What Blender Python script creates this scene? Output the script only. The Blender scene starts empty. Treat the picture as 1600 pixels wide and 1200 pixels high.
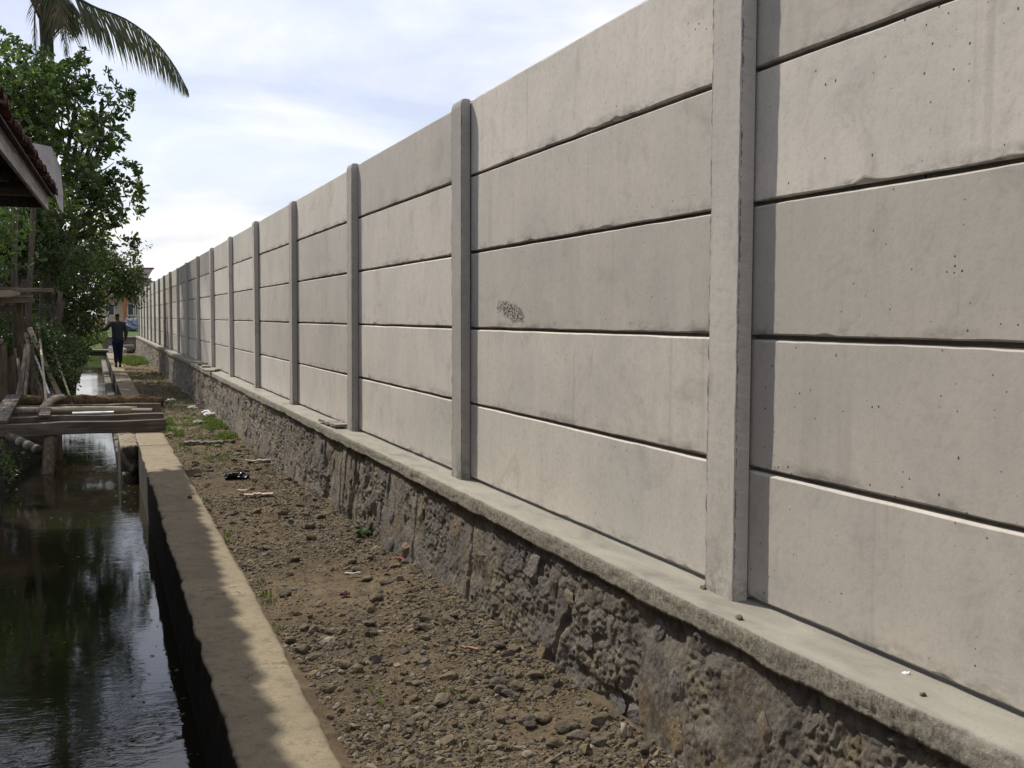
import bpy, math, random
import numpy as np
from mathutils import Vector, Matrix
random.seed(7); RNG = np.random.default_rng(11)
sc = bpy.context.scene
COL = sc.collection

# ------------------------------------------------------------------ camera
EYE = 1.40
FPX, YAW, PITCH, ROLL = 1626.376, 0.38138, 0.062969, 0.005564
Fv = Vector((math.sin(YAW)*math.cos(PITCH), math.cos(YAW)*math.cos(PITCH), -math.sin(PITCH)))
R0 = Vector((math.cos(YAW), -math.sin(YAW), 0)); U0 = R0.cross(Fv)
Rv = R0*math.cos(ROLL)+U0*math.sin(ROLL); Uv = -R0*math.sin(ROLL)+U0*math.cos(ROLL)
cd = bpy.data.cameras.new('camera'); cam = bpy.data.objects.new('camera', cd); COL.objects.link(cam)
M = Matrix((Rv, Uv, -Fv)).transposed().to_4x4(); M.translation = (0, 0, EYE); cam.matrix_world = M
cd.sensor_fit = 'HORIZONTAL'; cd.sensor_width = 36.0; cd.lens = FPX/1600*36.0
cd.clip_start = 0.05; cd.clip_end = 4000
sc.camera = cam
sc.view_settings.view_transform = 'Standard'; sc.view_settings.look = 'None'
sc.view_settings.gamma = 1.0; sc.view_settings.use_curve_mapping = False
sc.view_settings.exposure = 0.22

# ------------------------------------------------------------------ sun + sky
SUNV = Vector((-0.40, 0.76, 1.0)).normalized()          # towards the sun
sl = bpy.data.lights.new('sun', 'SUN'); sl.energy = 4.2; sl.angle = math.radians(0.85); sl.color = (1.0, 0.955, 0.87)
so = bpy.data.objects.new('sun', sl); COL.objects.link(so)
so.rotation_euler = SUNV.to_track_quat('Z', 'Y').to_euler(); so.location = (-10, 20, 30)
W = bpy.data.worlds.new('World'); sc.world = W; W.use_nodes = True
nt = W.node_tree; nt.nodes.clear()
def wn(t, **k):
    n = nt.nodes.new(t)
    for a, b in k.items(): setattr(n, a, b)
    return n
sky = wn('ShaderNodeTexSky', sky_type='NISHITA'); sky.sun_disc = False
sky.sun_elevation = math.asin(SUNV.z); sky.sun_rotation = math.atan2(SUNV.x, SUNV.y)
sky.air_density = 1.2; sky.dust_density = 2.0; sky.ozone_density = 1.5
bg1 = wn('ShaderNodeBackground'); bg1.inputs[1].default_value = 0.12
nt.links.new(sky.outputs[0], bg1.inputs[0])
tc = wn('ShaderNodeTexCoord'); sep = wn('ShaderNodeSeparateXYZ'); nt.links.new(tc.outputs['Generated'], sep.inputs[0])
def wmath(op, a, b=None, clamp=False):
    m = wn('ShaderNodeMath', operation=op, use_clamp=clamp)
    for i, v in enumerate((a, b)):
        if v is None: continue
        if isinstance(v, (int, float)): m.inputs[i].default_value = v
        else: nt.links.new(v, m.inputs[i])
    return m.outputs[0]
den = wmath('ADD', wmath('ABSOLUTE', sep.outputs[2]), 0.34)
cx = wmath('DIVIDE', sep.outputs[0], den); cy = wmath('DIVIDE', sep.outputs[1], den)
cmb = wn('ShaderNodeCombineXYZ'); nt.links.new(cx, cmb.inputs[0]); nt.links.new(cy, cmb.inputs[1])
def wnoise(scale, detail, rough, dist, off):
    mp = wn('ShaderNodeMapping'); mp.inputs['Location'].default_value = off; mp.inputs['Rotation'].default_value = (0, 0, 0.35)
    mp.inputs['Scale'].default_value = (0.8, 1.15, 1)
    nt.links.new(cmb.outputs[0], mp.inputs[0])
    n = wn('ShaderNodeTexNoise'); n.inputs['Scale'].default_value = scale; n.inputs['Detail'].default_value = detail
    n.inputs['Roughness'].default_value = rough; n.inputs['Distortion'].default_value = dist
    nt.links.new(mp.outputs[0], n.inputs['Vector']); return n.outputs[0]
hz = wmath('MAXIMUM', wmath('MULTIPLY', wmath('SUBTRACT', 0.20, sep.outputs[2]), 0.75), -0.07)   # cloud gathers towards the horizon
n1 = wnoise(1.15, 8, 0.52, 0.4, (3.1, 0.9, 0)); n2 = wmath('ADD', wnoise(2.6, 7, 0.55, 0.3, (1.3, 6.2, 0)), hz)
def wramp(v, stops):
    r = wn('ShaderNodeValToRGB'); e = r.color_ramp.elements
    while len(e) < len(stops): e.new(0.5)
    for i, (p, c) in enumerate(stops): e[i].position = p; e[i].color = (*c, 1)
    nt.links.new(v, r.inputs[0]); return r.outputs[0]
mask = wramp(n1, [(0.38, (0.60,)*3), (0.56, (0.97,)*3)])
ccol = wramp(n2, [(0.36, (0.60, 0.645, 0.82)), (0.50, (0.75, 0.775, 0.89)), (0.64, (0.95, 0.93, 0.945))])
# clouds are brightest on the sun's side of the sky and duller opposite it
vd = wn('ShaderNodeVectorMath', operation='DOT_PRODUCT'); vd.inputs[1].default_value = SUNV; nt.links.new(tc.outputs['Generated'], vd.inputs[0])
glow = wn('ShaderNodeMapRange', interpolation_type='SMOOTHSTEP'); nt.links.new(vd.outputs['Value'], glow.inputs[0])
for i, v in ((1, -0.75), (2, 0.45), (3, 0.88), (4, 1.03)): glow.inputs[i].default_value = v
bg2 = wn('ShaderNodeBackground'); nt.links.new(glow.outputs[0], bg2.inputs[1])
nt.links.new(ccol, bg2.inputs[0])
mx = wn('ShaderNodeMixShader'); nt.links.new(mask, mx.inputs[0]); nt.links.new(bg1.outputs[0], mx.inputs[1]); nt.links.new(bg2.outputs[0], mx.inputs[2])
wo = wn('ShaderNodeOutputWorld'); nt.links.new(mx.outputs[0], wo.inputs[0])

# ------------------------------------------------------------------ helpers
def at(px, py, Y):
    """world point seen towards photo position (px, py) at distance Y along the wall"""
    d = Fv + Rv*((px-800)/FPX) + Uv*((600-py)/FPX)
    d = d*(Y/d.y); return Vector((d.x, d.y, d.z+EYE))
def hash01(ix, iy, s=0):
    n = (ix.astype(np.int64)*374761393 + iy.astype(np.int64)*668265263 + s*1442695041) & 0x7fffffff
    n = ((n ^ (n >> 13))*1274126177) & 0x7fffffff
    return ((n ^ (n >> 16)) & 0xffffff)/float(0xffffff)
def vnoise(x, y, s=0):
    x = np.asarray(x, float); y = np.asarray(y, float)
    ix = np.floor(x); iy = np.floor(y); fx = x-ix; fy = y-iy
    u = fx*fx*(3-2*fx); v = fy*fy*(3-2*fy)
    a = hash01(ix, iy, s); b = hash01(ix+1, iy, s); c = hash01(ix, iy+1, s); d = hash01(ix+1, iy+1, s)
    return (a*(1-u)+b*u)*(1-v)+(c*(1-u)+d*u)*v*1.0 - 0.5
def fbm(x, y, o=4, s=0, g=0.5):
    r = 0; a = 1.0; k = 1.0
    for i in range(o):
        r = r + a*vnoise(x*k+i*17.3, y*k+i*9.1, s+i); a *= g; k *= 2.03
    return r
def worley(x, y, s=0):
    ix = np.floor(x); iy = np.floor(y); d1 = np.full(np.shape(x), 9.); d2 = d1.copy(); idc = np.zeros(np.shape(x))
    for i in (-1, 0, 1):
        for j in (-1, 0, 1):
            cx_ = ix+i; cy_ = iy+j
            px_ = cx_+0.12+0.76*hash01(cx_, cy_, s); py_ = cy_+0.12+0.76*hash01(cx_, cy_, s+5)
            d = np.hypot(px_-x, py_-y); near = d < d1
            d2 = np.where(near, d1, np.minimum(d2, d)); idc = np.where(near, hash01(cx_, cy_, s+9), idc); d1 = np.where(near, d, d1)
    return d1, d2, idc
def mesh_np(name, V, F, mat=None, smooth=False):
    me = bpy.data.meshes.new(name); V = np.ascontiguousarray(V, np.float32); F = np.ascontiguousarray(F, np.int32)
    k = F.shape[1]
    me.vertices.add(len(V)); me.vertices.foreach_set('co', V.ravel())
    me.loops.add(F.size); me.loops.foreach_set('vertex_index', F.ravel())
    me.polygons.add(len(F)); me.polygons.foreach_set('loop_start', np.arange(0, F.size, k, dtype=np.int32))
    me.polygons.foreach_set('loop_total', np.full(len(F), k, np.int32))
    me.polygons.foreach_set('use_smooth', np.full(len(F), bool(smooth)))
    me.update(); me.validate()
    if mat: me.materials.append(mat)
    return me
def link(name, me, parent=None, loc=None, kind=None, label=None, cat=None, group=None):
    o = bpy.data.objects.new(name, me); COL.objects.link(o)
    if parent: o.parent = parent
    if loc is not None: o.location = loc
    tag(o, label, cat, group, kind); return o
def tag(o, label=None, cat=None, group=None, kind=None):
    if label: o['label'] = label
    if cat: o['category'] = cat
    if group: o['group'] = group
    if kind: o['kind'] = kind
def thing(name, label, cat, loc=(0, 0, 0), rz=0, group=None):
    o = bpy.data.objects.new(name, None); COL.objects.link(o); o.location = loc; o.rotation_euler = (0, 0, rz)
    o.empty_display_size = 0.1; tag(o, label, cat, group); return o
def grid_faces(nu, nv):
    i = np.arange(nu-1)[:, None]; j = np.arange(nv-1)[None, :]
    a = i*nv+j; return np.stack([a, a+nv, a+nv+1, a+1], -1).reshape(-1, 4)
class MB:
    """collects boxes, tubes and polygons into one mesh"""
    def __init__(s): s.v = []; s.f = []
    def add(s, vs, fs):
        b = len(s.v); s.v += [tuple(v) for v in vs]; s.f += [tuple(b+i for i in f) for f in fs]; return s
    def box(s, a, b, c=None, rot=None):
        x0, y0, z0 = a; x1, y1, z1 = b
        vs = [Vector(p) for p in ((x0,y0,z0),(x1,y0,z0),(x1,y1,z0),(x0,y1,z0),(x0,y0,z1),(x1,y0,z1),(x1,y1,z1),(x0,y1,z1))]
        if rot: vs = [rot @ v for v in vs]
        if c is not None: vs = [v+Vector(c) for v in vs]
        return s.add(vs, [(3,2,1,0),(4,5,6,7),(0,1,5,4),(1,2,6,5),(2,3,7,6),(3,0,4,7)])
    def tube(s, pts, rad, n=8, wob=0.0, cap=True):
        pts = [Vector(p) for p in pts]; rs = rad if hasattr(rad, '__len__') else [rad]*len(pts); b = len(s.v)
        ref = Vector((0.31, 0.17, 0.93))
        for i, p in enumerate(pts):
            t = (pts[min(i+1, len(pts)-1)]-pts[max(i-1, 0)]).normalized()
            u = t.cross(ref)
            if u.length < 0.2: u = t.cross(Vector((1, 0, 0)))
            u.normalize(); w = t.cross(u)
            for k in range(n):
                a = 2*math.pi*k/n; r = rs[i]*(1+wob*random.uniform(-1, 1))
                s.v.append(tuple(p+u*math.cos(a)*r+w*math.sin(a)*r))
        for i in range(len(pts)-1):
            for k in range(n):
                k2 = (k+1) % n; s.f.append((b+i*n+k, b+i*n+k2, b+(i+1)*n+k2, b+(i+1)*n+k))
        if cap:
            s.f.append(tuple(b+k for k in reversed(range(n)))); s.f.append(tuple(b+(len(pts)-1)*n+k for k in range(n)))
        return s
    def prism(s, poly, y0, y1):
        """poly in (x, z), extruded along y"""
        n = len(poly); vs = [(x, y0, z) for x, z in poly]+[(x, y1, z) for x, z in poly]
        return s.add(vs, [tuple(range(n)), tuple(reversed(range(n, 2*n)))]+[(i, n+i, n+(i+1) % n, (i+1) % n) for i in range(n)])
    def build(s, name, mat, parent=None, smooth=False, bevel=0, **k):
        me = bpy.data.meshes.new(name); me.from_pydata(s.v, [], s.f); me.update()
        if mat: me.materials.append(mat)
        if smooth: me.polygons.foreach_set('use_smooth', [True]*len(me.polygons))
        o = link(name, me, parent, **k)
        if bevel:
            m = o.modifiers.new('bevel', 'BEVEL'); m.width = bevel; m.segments = 2; m.limit_method = 'ANGLE'
        return o
def ico(sub=1):
    t = (1+5**.5)/2
    v = [(-1,t,0),(1,t,0),(-1,-t,0),(1,-t,0),(0,-1,t),(0,1,t),(0,-1,-t),(0,1,-t),(t,0,-1),(t,0,1),(-t,0,-1),(-t,0,1)]
    f = [(0,11,5),(0,5,1),(0,1,7),(0,7,10),(0,10,11),(1,5,9),(5,11,4),(11,10,2),(10,7,6),(7,1,8),(3,9,4),(3,4,2),(3,2,6),(3,6,8),(3,8,9),(4,9,5),(2,4,11),(6,2,10),(8,6,7),(9,8,1)]
    v = [Vector(p).normalized() for p in v]
    for _ in range(sub):
        mid = {}; nf = []
        def m(a, b):
            k = (min(a, b), max(a, b))
            if k not in mid: mid[k] = len(v); v.append(((v[a]+v[b])/2).normalized())
            return mid[k]
        for a, b, c in f:
            ab, bc, ca = m(a, b), m(b, c), m(c, a); nf += [(a,ab,ca),(b,bc,ab),(c,ca,bc),(ab,bc,ca)]
        f = nf
    return np.array([tuple(p) for p in v]), np.array(f)

def angular(k, sub=2, n=13, flat=(1, 1, 1)):
    """irregular faceted stone: a sphere cut by random planes"""
    V, F = ico(sub); r = np.random.default_rng(500+k); N = r.normal(size=(n, 3)); N /= np.linalg.norm(N, axis=1, keepdims=True)
    h = r.uniform(0.55, 1.0, n); q = (V@N.T)/h; rad = 1/np.maximum(q.max(1), 0.9); V = V*rad[:, None]*np.array(flat)
    return V+0.025*r.normal(size=V.shape)*np.array(flat), F
# ------------------------------------------------------------------ materials
class Mat:
    def __init__(s, name, rough=0.9, spec=0.3):
        s.m = bpy.data.materials.new(name); s.m.use_nodes = True; s.t = s.m.node_tree
        s.b = s.t.nodes['Principled BSDF']; s.b.inputs['Roughness'].default_value = rough
        s.b.inputs['Specular IOR Level'].default_value = spec; s.co = None
    def n(s, t, **k):
        n = s.t.nodes.new(t)
        for a, b in k.items(): setattr(n, a, b)
        return n
    def coord(s, kind='Object', scale=(1, 1, 1), rnd=True):
        tcn = s.n('ShaderNodeTexCoord'); mp = s.n('ShaderNodeMapping'); mp.inputs['Scale'].default_value = scale
        s.t.links.new(tcn.outputs[kind], mp.inputs[0])
        if rnd:
            oi = s.n('ShaderNodeObjectInfo'); mu = s.n('ShaderNodeMath', operation='MULTIPLY'); mu.inputs[1].default_value = 57.0
            s.t.links.new(oi.outputs['Random'], mu.inputs[0]); s.t.links.new(mu.outputs[0], mp.inputs['Location'])
        return mp.outputs[0]
    def noise(s, co, scale, detail=6, rough=0.6, dist=0.0):
        n = s.n('ShaderNodeTexNoise'); n.inputs['Scale'].default_value = scale; n.inputs['Detail'].default_value = detail
        n.inputs['Roughness'].default_value = rough; n.inputs['Distortion'].default_value = dist
        s.t.links.new(co, n.inputs['Vector']); return n.outputs[0]
    def voro(s, co, scale, feat='F1', out='Distance', rnd=1.0):
        n = s.n('ShaderNodeTexVoronoi', feature=feat); n.inputs['Scale'].default_value = scale; n.inputs['Randomness'].default_value = rnd
        s.t.links.new(co, n.inputs['Vector']); return n.outputs[out]
    def ramp(s, v, stops, interp='LINEAR'):
        r = s.n('ShaderNodeValToRGB'); e = r.color_ramp.elements; r.color_ramp.interpolation = interp
        while len(e) < len(stops): e.new(0.5)
        for i, (p, c) in enumerate(stops):
            if not hasattr(c, '__len__'): c = (c, c, c)
            e[i].position = p; e[i].color = (*c, 1)
        s.t.links.new(v, r.inputs[0]); return r.outputs[0]
    def mix(s, f, a, b, mode='MIX'):
        n = s.n('ShaderNodeMix', data_type='RGBA', blend_type=mode)
        for i, v in ((0, f), (6, a), (7, b)):
            if isinstance(v, (int, float)): n.inputs[i].default_value = v
            elif isinstance(v, tuple): n.inputs[i].default_value = (*v, 1)
            else: s.t.links.new(v, n.inputs[i])
        return n.outputs[2]
    def math(s, op, a, b=None, clamp=False):
        m = s.n('ShaderNodeMath', operation=op, use_clamp=clamp)
        for i, v in enumerate((a, b)):
            if v is None: continue
            if isinstance(v, (int, float)): m.inputs[i].default_value = v
            else: s.t.links.new(v, m.inputs[i])
        return m.outputs[0]
    def rnd(s, kind='object'):
        if kind == 'object': return s.n('ShaderNodeObjectInfo').outputs['Random']
        return s.n('ShaderNodeNewGeometry').outputs['Random Per Island']
    def color(s, c):
        if isinstance(c, tuple): s.b.inputs['Base Color'].default_value = (*c, 1)
        else: s.t.links.new(c, s.b.inputs['Base Color'])
        return s
    def bump(s, h, strength=0.5, dist=0.01):
        n = s.n('ShaderNodeBump'); n.inputs['Strength'].default_value = strength; n.inputs['Distance'].default_value = dist
        s.t.links.new(h, n.inputs['Height'])
        prev = s.b.inputs['Normal'].links
        if prev: s.t.links.new(prev[0].from_socket, n.inputs['Normal'])
        s.t.links.new(n.outputs[0], s.b.inputs['Normal']); return s

def concrete(name, base, warm, stain=0.75, panel=False, pits=1.0):
    m = Mat(name, 0.9, 0.2); co = m.coord('Object')
    big = m.noise(co, 1.6, 5, 0.6, 0.3); fine = m.noise(co, 38, 8, 0.75)
    streak = m.noise(m.coord('Object', (3.0, 6.0, 0.7)), 2.2, 6, 0.65)
    c = m.ramp(big, [(0.30, (base[0]*0.84, base[1]*0.87, base[2]*0.89)), (0.52, base), (0.72, warm)])
    c = m.mix(m.ramp(streak, [(0.46, 0.0), (0.78, 0.4)]), c, tuple(v*0.80 for v in base))
    tone = m.math('ADD', m.math('MULTIPLY', m.rnd(), 0.32), 0.84)
    tcn = m.n('ShaderNodeCombineXYZ')
    for i in range(3): m.t.links.new(tone, tcn.inputs[i])
    c = m.mix(1.0, c, tcn.outputs[0], 'MULTIPLY')
    c = m.mix(m.ramp(fine, [(0.30, 0.35), (0.52, 0.0)]), c, tuple(v*0.6 for v in base))
    blot = m.ramp(m.noise(co, 4.2, 7, 0.72, 0.8), [(0.54, 0.0), (0.72, stain*0.6)])
    c = m.mix(blot, c, tuple(v*0.52 for v in base))
    if panel:                                   # thin rain runs and pale lime bloom
        run = m.noise(m.coord('Object', (1, 16, 0.35)), 1.0, 5, 0.6); zone = m.noise(co, 1.1, 3, 0.5)
        c = m.mix(m.math('MULTIPLY', m.ramp(run, [(0.58, 0.0), (0.70, 0.5)]), m.ramp(zone, [(0.45, 0.0), (0.6, 1.0)])), c, tuple(v*0.66 for v in base))
        c = m.mix(m.ramp(m.noise(co, 2.9, 6, 0.7, 0.5), [(0.60, 0.0), (0.75, 0.35)]), c, tuple(min(1, v*1.25) for v in warm))
    if panel:                                   # grime that gathered along each panel's lower and upper edge
        sp = m.n('ShaderNodeSeparateXYZ'); raw = m.n('ShaderNodeTexCoord'); m.t.links.new(raw.outputs['Object'], sp.inputs[0])
        low = m.ramp(sp.outputs[2], [(0.0, 0.85), (0.016, 0.6), (0.045, 0.0)])
        g = m.math('MULTIPLY', low, m.ramp(m.noise(m.coord('Object', (1, 1, 2.2)), 4.5, 8, 0.75), [(0.48, 0.0), (0.64, 0.95)]))
        c = m.mix(g, c, (0.085, 0.08, 0.07))
    # air holes: a few dark pits
    cp = m.coord('Object', (1, 1, 0.7)); v1 = m.voro(cp, 20); v1c = m.voro(cp, 20, out='Color')
    sepc = m.n('ShaderNodeSeparateColor'); m.t.links.new(v1c, sepc.inputs[0])
    rad = m.math('MULTIPLY', m.math('POWER', sepc.outputs[0], 4.5), 0.085*pits)
    pit = m.math('LESS_THAN', v1, rad)
    v2 = m.voro(co, 46); v2c = m.voro(co, 46, out='Color'); s2 = m.n('ShaderNodeSeparateColor'); m.t.links.new(v2c, s2.inputs[0])
    pit2 = m.math('LESS_THAN', v2, m.math('MULTIPLY', m.math('POWER', s2.outputs[1], 3.2), 0.17*pits))
    pp = m.math('MAXIMUM', pit, m.math('MULTIPLY', pit2, m.ramp(m.noise(co, 2.3, 3), [(0.42, 0.15), (0.58, 1.0)])))
    c = m.mix(m.math('MULTIPLY', pp, 0.92), c, (0.04, 0.037, 0.033))
    m.color(c)
    m.bump(m.math('ADD', m.math('MULTIPLY', fine, 0.35), m.math('MULTIPLY', big, 0.5)), 0.22, 0.012)
    m.bump(m.math('SUBTRACT', 1.0, pp), 0.6, 0.004)
    return m
M_panel = concrete('panel_concrete', (0.505, 0.463, 0.402), (0.555, 0.505, 0.428), panel=True).m
def post_mat():
    m = concrete('post_concrete', (0.44, 0.407, 0.358), (0.48, 0.443, 0.385), pits=0.8)
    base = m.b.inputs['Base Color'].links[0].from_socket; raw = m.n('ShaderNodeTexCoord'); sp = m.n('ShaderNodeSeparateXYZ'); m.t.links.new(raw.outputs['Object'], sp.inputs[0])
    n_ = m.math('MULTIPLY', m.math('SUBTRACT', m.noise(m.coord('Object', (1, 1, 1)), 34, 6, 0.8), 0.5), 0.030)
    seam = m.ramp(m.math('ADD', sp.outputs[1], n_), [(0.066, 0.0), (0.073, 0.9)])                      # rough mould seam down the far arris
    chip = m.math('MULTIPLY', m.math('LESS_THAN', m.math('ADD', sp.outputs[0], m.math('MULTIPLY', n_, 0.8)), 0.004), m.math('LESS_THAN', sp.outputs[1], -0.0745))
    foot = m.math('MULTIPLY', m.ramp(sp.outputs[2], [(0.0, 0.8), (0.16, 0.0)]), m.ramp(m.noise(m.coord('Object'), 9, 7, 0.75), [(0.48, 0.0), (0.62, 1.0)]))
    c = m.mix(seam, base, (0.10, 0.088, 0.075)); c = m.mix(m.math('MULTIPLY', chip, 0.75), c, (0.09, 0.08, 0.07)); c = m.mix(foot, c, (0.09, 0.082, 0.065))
    m.color(c); return m.m
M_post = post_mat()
def concrete_honeycomb():
    """the one panel with a rough honeycombed spot where the cement did not fill the mould"""
    m = concrete('panel_concrete_honeycomb', (0.505, 0.463, 0.402), (0.555, 0.505, 0.428), panel=True)
    base = m.b.inputs['Base Color'].links[0].from_socket
    raw = m.n('ShaderNodeTexCoord'); mp = m.n('ShaderNodeMapping'); mp.inputs['Location'].default_value = (0, -0.600, -0.075)
    m.t.links.new(raw.outputs['Object'], mp.inputs[0])
    sp = m.n('ShaderNodeSeparateXYZ'); m.t.links.new(mp.outputs[0], sp.inputs[0])
    yy = m.math('DIVIDE', sp.outputs[1], 0.19); zz = m.math('DIVIDE', m.math('ADD', sp.outputs[2], m.math('MULTIPLY', sp.outputs[1], -0.16)), 0.050)
    d = m.math('SQRT', m.math('ADD', m.math('MULTIPLY', yy, yy), m.math('MULTIPLY', zz, zz)))
    edge = m.math('ADD', d, m.math('MULTIPLY', m.math('SUBTRACT', m.noise(m.coord('Object', rnd=False), 16, 4, 0.7), 0.5), 1.6))
    inside = m.ramp(edge, [(0.55, 1.0), (0.95, 0.0)])
    worm = m.ramp(m.noise(m.coord('Object', (1, 0.8, 1.3), rnd=False), 62, 5, 0.8), [(0.47, 0.0), (0.53, 1.0)])
    k = m.math('MULTIPLY', inside, worm)
    m.color(m.mix(m.math('MULTIPLY', k, 0.92), base, (0.035, 0.032, 0.028))); m.bump(m.math('SUBTRACT', 1.0, k), 0.8, 0.008)
    return m.m
M_panel_hc = concrete_honeycomb()
def cap_mat():
    m = Mat('coping_cement', 0.92, 0.2); co = m.coord('Object', rnd=False); geo = m.n('ShaderNodeNewGeometry')
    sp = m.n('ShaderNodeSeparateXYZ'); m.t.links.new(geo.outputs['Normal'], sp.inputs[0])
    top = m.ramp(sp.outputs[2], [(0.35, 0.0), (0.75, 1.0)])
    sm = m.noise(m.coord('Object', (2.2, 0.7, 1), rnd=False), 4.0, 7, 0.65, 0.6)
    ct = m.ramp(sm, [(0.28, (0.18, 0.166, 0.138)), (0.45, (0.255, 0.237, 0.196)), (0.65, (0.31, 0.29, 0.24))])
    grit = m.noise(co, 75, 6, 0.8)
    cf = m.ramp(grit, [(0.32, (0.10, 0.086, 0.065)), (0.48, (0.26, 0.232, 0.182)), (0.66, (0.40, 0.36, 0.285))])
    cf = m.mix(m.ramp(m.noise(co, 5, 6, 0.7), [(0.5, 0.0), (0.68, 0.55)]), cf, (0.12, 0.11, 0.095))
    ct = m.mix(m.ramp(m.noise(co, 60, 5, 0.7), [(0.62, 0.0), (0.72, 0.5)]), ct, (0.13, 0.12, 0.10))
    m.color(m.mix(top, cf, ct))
    m.bump(m.math('MULTIPLY', grit, m.math('SUBTRACT', 1.0, m.math('MULTIPLY', top, 0.75))), 0.9, 0.014); return m.m
M_cap = cap_mat()
def rubble_mat():
    m = Mat('rubble_mortar', 0.95, 0.15); co = m.coord('Object', rnd=False)
    a = m.noise(co, 2.6, 7, 0.65, 0.5); f = m.noise(co, 42, 8, 0.78); g = m.noise(co, 9, 8, 0.72, 0.4)
    c = m.ramp(a, [(0.33, (0.20, 0.178, 0.158)), (0.5, (0.265, 0.232, 0.187)), (0.66, (0.30, 0.25, 0.17))])
    c = m.mix(m.ramp(g, [(0.38, 0.75), (0.52, 0.0)]), c, (0.075, 0.065, 0.056))
    c = m.mix(m.ramp(g, [(0.56, 0.0), (0.70, 0.6)]), c, (0.36, 0.33, 0.29))
    ochre = m.noise(co, 4.1, 4, 0.55, 0.3)
    c = m.mix(m.ramp(ochre, [(0.58, 0.0), (0.66, 0.6)]), c, (0.22, 0.155, 0.075))
    c = m.mix(m.ramp(m.noise(co, 1.3, 4, 0.6, 0.4), [(0.50, 0.0), (0.62, 0.6)]), c, (0.165, 0.150, 0.138))
    c = m.mix(m.ramp(m.noise(co, 3.4, 6, 0.7, 0.7), [(0.58, 0.0), (0.66, 0.7)]), c, (0.30, 0.25, 0.165))
    c = m.mix(m.ramp(f, [(0.32, 0.7), (0.5, 0.0)]), c, (0.05, 0.043, 0.037))
    m.color(c); m.bump(f, 1.0, 0.022); m.bump(g, 0.7, 0.03); return m.m
M_rubble = rubble_mat()
def stone_mat(name, cols, scale=14, isl=False):
    m = Mat(name, 0.92, 0.2); co = m.coord('Object')
    n_ = len(cols); c = m.ramp(m.rnd('island' if isl else 'object'), [(i/(n_-1) if n_ > 1 else 0, c) for i, c in enumerate(cols)])
    g = m.noise(co, scale, 8, 0.7)
    c = m.mix(m.ramp(g, [(0.35, 0.6), (0.55, 0.0)]), c, tuple(v*0.5 for v in cols[0]))
    c = m.mix(m.ramp(g, [(0.58, 0.0), (0.75, 0.4)]), c, tuple(min(1, v*1.7) for v in cols[-1]))
    m.color(c); m.bump(g, 0.5, 0.01); return m.m
M_wstone = stone_mat('wall_stone', [(0.15, 0.137, 0.132), (0.20, 0.18, 0.16), (0.24, 0.18, 0.10), (0.165, 0.147, 0.128), (0.23, 0.205, 0.175)], 34)
M_gravel = stone_mat('gravel_stone', [(0.10, 0.076, 0.046), (0.16, 0.12, 0.07), (0.08, 0.070, 0.058), (0.20, 0.155, 0.095), (0.12, 0.092, 0.055), (0.24, 0.205, 0.15), (0.11, 0.088, 0.06), (0.15, 0.135, 0.12)], 40, True)
M_rock = stone_mat('loose_rock', [(0.115, 0.092, 0.066), (0.16, 0.125, 0.08), (0.09, 0.078, 0.064), (0.20, 0.16, 0.105), (0.13, 0.095, 0.056)], 18)
def dirt_mat():
    m = Mat('dirt', 0.97, 0.1); co = m.coord('Object', rnd=False)
    a = m.noise(co, 1.7, 6, 0.62, 0.4); f = m.noise(co, 55, 8, 0.8); g = m.noise(co, 11, 8, 0.7)
    c = m.ramp(a, [(0.32, (0.100, 0.073, 0.045)), (0.5, (0.135, 0.100, 0.060)), (0.68, (0.170, 0.132, 0.085))])
    c = m.mix(m.ramp(g, [(0.40, 0.55), (0.54, 0.0)]), c, (0.055, 0.043, 0.03))
    c = m.mix(m.ramp(f, [(0.55, 0.0), (0.72, 0.55)]), c, (0.14, 0.115, 0.08))
    m.color(c); m.bump(f, 0.7, 0.012); m.bump(g, 0.5, 0.025); return m.m
M_dirt = dirt_mat()
def ground_mat():
    m = Mat('field', 0.97, 0.1); co = m.coord('Object', rnd=False)
    a = m.noise(co, 0.55, 6, 0.65, 0.4); f = m.noise(co, 9, 8, 0.75)
    c = m.ramp(f, [(0.35, (0.035, 0.058, 0.016)), (0.55, (0.07, 0.105, 0.028)), (0.7, (0.12, 0.145, 0.05))])
    c = m.mix(m.ramp(a, [(0.54, 0.0), (0.62, 0.9)]), c, (0.095, 0.075, 0.048))
    sp = m.n('ShaderNodeSeparateXYZ'); m.t.links.new(co, sp.inputs[0])           # bare mud on the canal's bank, tree shade painted into its dark colour
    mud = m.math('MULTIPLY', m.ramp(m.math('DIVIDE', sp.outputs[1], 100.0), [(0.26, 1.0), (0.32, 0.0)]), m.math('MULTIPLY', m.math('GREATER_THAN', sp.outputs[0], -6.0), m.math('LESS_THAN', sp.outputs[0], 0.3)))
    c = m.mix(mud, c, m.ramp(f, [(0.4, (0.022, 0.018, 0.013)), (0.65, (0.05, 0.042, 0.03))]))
    m.color(c); m.bump(f, 0.8, 0.05); return m.m
M_field = ground_mat()
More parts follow.
